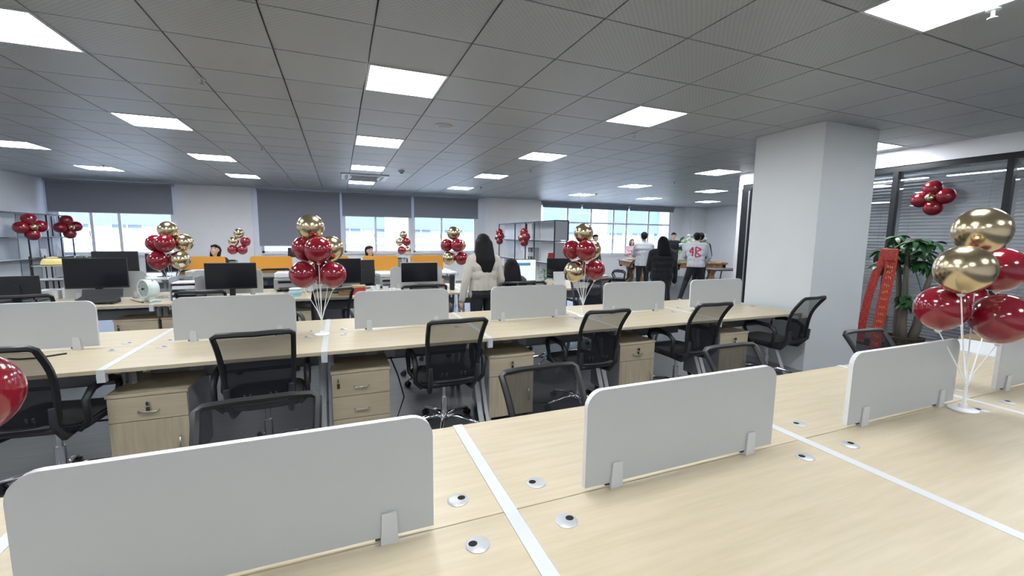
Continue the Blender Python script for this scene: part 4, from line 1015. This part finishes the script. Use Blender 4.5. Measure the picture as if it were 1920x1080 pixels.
    me.polygons.foreach_set('material_index', idx)
    body = bpy.data.objects.new('body', me); COL.objects.link(body); body.parent = o
    # eyes, brows, mouth
    for sg in (-1, 1):
        MB().sph(hl((sg * .032, .083, .018)), (.014 * s, .008 * s, .008 * s), 10, 6).build('eye', 'eye_dark', o, smooth=True)
        MB().box(hl((sg * .033, .087, .040)), (.032 * s, .008 * s, .006 * s), (0, 0, -sg * .35 + head_turn)).build('eyebrow', 'hair', o)
    MB().sph(hl((0, .087, -.052)), (.022 * s, .008 * s, .007 * s), 10, 6).build('mouth', 'lip', o, smooth=True)
    # hair
    hb = MB(); C_ = lambda a, b, r0, r1: capsule(hb, hl(a), hl(b), r0 * s, r1 * s)
    C_((0, -.035, .045), (0, .012, .058), .088, .076)
    if hairstyle == 'short':
        C_((0, -.055, .0), (0, -.05, .03), .070, .08); C_((-.03, .055, .085), (.03, .06, .085), .03, .03)
    elif hairstyle == 'bob':
        for x in (-.07, .07): C_((x, -.03, .03), (x * 1.05, -.02, -.10), .035, .03)
        C_((0, -.06, .0), (0, -.06, -.10), .078, .06); C_((-.04, .06, .075), (.04, .06, .075), .03, .03)
    else:
        for x in (-.07, .07): C_((x, -.03, .03), (x * 1.2, -.035, -.15), .04, .04)
        Ln = .35 if hairstyle == 'long' else .30
        for x in (-.075, -.03, .03, .075): C_((x * .8, -.065, .0), (x * 1.15, -.105, -.22), .055, .055); C_((x * 1.15, -.105, -.22), (x * .55 + .02, -.115, -Ln), .055, .03)
    hm = remesh(hb, .011, 4); hm.materials.append(MATS[hairmat])
    h_ = bpy.data.objects.new('hood' if hood else 'hair', hm); COL.objects.link(h_); h_.parent = o
    return o, body
# woman in the cream jacket
person('woman with long black hair in a cream jacket, standing with her back turned', (1.61, 4.93, 0), .12, 1.56, 'cream_knit', 'pants_dark', 'long', female=True, vox=.0085, hem=.90, bulk=1.06, head_turn=-.1,
       J=dict(lel=(-.265, -.03, 1.10), lwr=(-.30, .0, .86), rel=(.26, -.02, 1.10), rwr=(.19, .17, .97)), hand_curl=.25)
SITJ = dict(pelvis=(0, 0, .56), chest=(0, .01, .89), neck=(0, .0, 1.06), head=(0, .03, 1.215), lsh=(-.17, .0, 1.0), rsh=(.17, .0, 1.0), lel=(-.23, .08, .76), rel=(.23, .08, .76), lwr=(-.15, .30, .80), rwr=(.15, .30, .80),
            lhip=(-.09, 0, .53), rhip=(.09, 0, .53), lkn=(-.11, .42, .53), rkn=(.11, .42, .53), lan=(-.11, .40, .09), ran=(.11, .40, .09))
person('seated woman in a dark grey hooded top facing the lit monitor', (2.18, 5.42, 0), -.15, 1.58, 'grey_wear', 'pants_dark', 'mid', J=SITJ, female=True, sit=True, bulk=1.08)
chair(2.17, 5.40, -.15, 'black mesh office chair carrying the seated woman in the dark hooded top', G3)
person('person with short dark hair seated behind an orange divider before the white wall', (-2.34, 10.35, 0), pi - .2, 1.66, 'navy_wear', 'pants_dark', 'bob', J=SITJ, sit=True, head_tilt=-.35)
person('woman with dark hair seated behind an orange divider at the window', (.62, 10.35, 0), pi + .5, 1.64, 'white_tee', 'pants_dark', 'bob', J=SITJ, female=True, sit=True, head_tilt=-.2)
for x, rz in ((-2.34, pi - .2), (.62, pi + .5)): chair(x, 10.37, rz, 'black mesh office chair carrying a person behind the orange dividers', G3)
# games area
person('man in a plain white t-shirt and dark trousers seen from behind', (7.24, 8.94, 0), -.5, 1.69, 'white_tee', 'pants_dark', 'short', sleeve_to=.02, hem=.84, shoes='shoe_white', J=dict(lel=(-.24, .08, 1.12), lwr=(-.14, .28, 1.13), rel=(.26, .04, 1.10), rwr=(.2, .26, 1.12)))
person('woman in a long black hooded coat standing behind the second desk row', (5.45, 6.2, 0), -.35, 1.57, 'black_wear', 'black_wear', 'mid', female=True, skirt=True, hem=.72, bulk=1.25, J=dict(lel=(-.24, .06, 1.08), lwr=(-.13, .2, 1.02), rel=(.26, .0, 1.06), rwr=(.31, .1, .82)))
person('young man in a dark jacket facing the room beyond the pool table', (10.8, 11.78, 0), 2.4, 1.74, 'navy_wear', 'pants_dark', 'short', J=dict(lel=(-.25, .06, 1.12), lwr=(-.08, .26, 1.08), rel=(.25, .06, 1.12), rwr=(.08, .26, 1.05)))
ob, bod = person('man in a white top with a red print on the back by the pool table', (8.12, 8.05, 0), -.75, 1.72, 'white_tee', 'pants_dark', 'short', hem=.86, bulk=1.12, lean=.22, shoes='shoe_white', sleeve_to=.55,
       J=dict(lel=(-.27, .10, 1.13), lwr=(-.15, .32, 1.08), rel=(.30, .06, 1.12), rwr=(.24, .28, 1.02), lkn=(-.20, -.02, .50), lan=(-.32, -.22, .09), rkn=(.14, .14, .49), ran=(.15, .10, .09), pelvis=(0, -.05, .90), lhip=(-.09, -.05, .87), rhip=(.09, -.05, .87)))
# geometric print laid on the shirt back
bv = BVHTree.FromPolygons([v.co.copy() for v in bod.data.vertices], [tuple(p.vertices) for p in bod.data.polygons])
def print_bar(mb, p, q, w_):
    p, q = Vector((p[0], p[1], 0)), Vector((q[0], q[1], 0)); d = (q - p).normalized(); n = Vector((-d.y, d.x, 0)) * w_ / 2; K = 8; rows = []
    for k in range(K + 1):
        c = p.lerp(q, k / K); r = []
        for e in (c - n, c + n):
            h = bv.ray_cast(Vector((e.x, -1.0, e.y)), Vector((0, 1, 0)))[0]
            r.append(mb.bm.verts.new((h if h else Vector((e.x, -.1, e.y))) + Vector((0, -.004, 0))))
        rows.append(r)
    for A_, B_ in zip(rows, rows[1:]): mb.bm.faces.new((A_[0], A_[1], B_[1], B_[0]))
mb = MB(); ox_, oz_ = .0, 1.22
for p, q in (((-.02, -.12), (-.02, .13)), ((-.02, .13), (.10, .07)), ((.10, .07), (-.02, .0)), ((-.02, .0), (.10, -.09)), ((.10, -.09), (-.02, -.12)), ((-.09, -.10), (-.09, .12)), ((-.09, .12), (-.16, .0)), ((-.16, .0), (-.06, .0))):
    print_bar(mb, (p[0] + ox_, p[1] + oz_), (q[0] + ox_, q[1] + oz_), .032)
mb.build('shirt_print', 'print_red', ob)
person('man with short dark hair half hidden behind the man with the red print', (8.95, 8.75, 0), -.6, 1.70, 'navy_wear', 'pants_dark', 'short', J=dict(rel=(.27, .04, 1.1), rwr=(.2, .26, 1.0)))
person('girl in a pale pink top looking at her phone by the far window', (9.25, 12.05, 0), 2.6, 1.50, 'pink_wear', 'pants_light', 'bob', female=True, head_tilt=-.3, J=dict(lel=(-.22, .06, 1.12), lwr=(-.06, .24, 1.17), rel=(.22, .06, 1.12), rwr=(.06, .24, 1.17)))
ph = thing('phone', 'dark phone held by the girl in pink', 'phone', (9.11, 11.80, 1.07), 2.6)
MB().box((0, 0, 0), (.075, .008, .15), (-.6, 0, 0), .003).build('case', 'black_plastic', ph); MB().box((0, -.0046, -.003), (.066, .002, .138), (-.6, 0, 0)).build('screen', 'screen_black', ph)
person('man standing by the far window beyond the second balloon stand', (8.05, 12.45, 0), 3.5, 1.64, 'grey_wear', 'pants_dark', 'short')
bpy.data.scenes.remove(TMP)
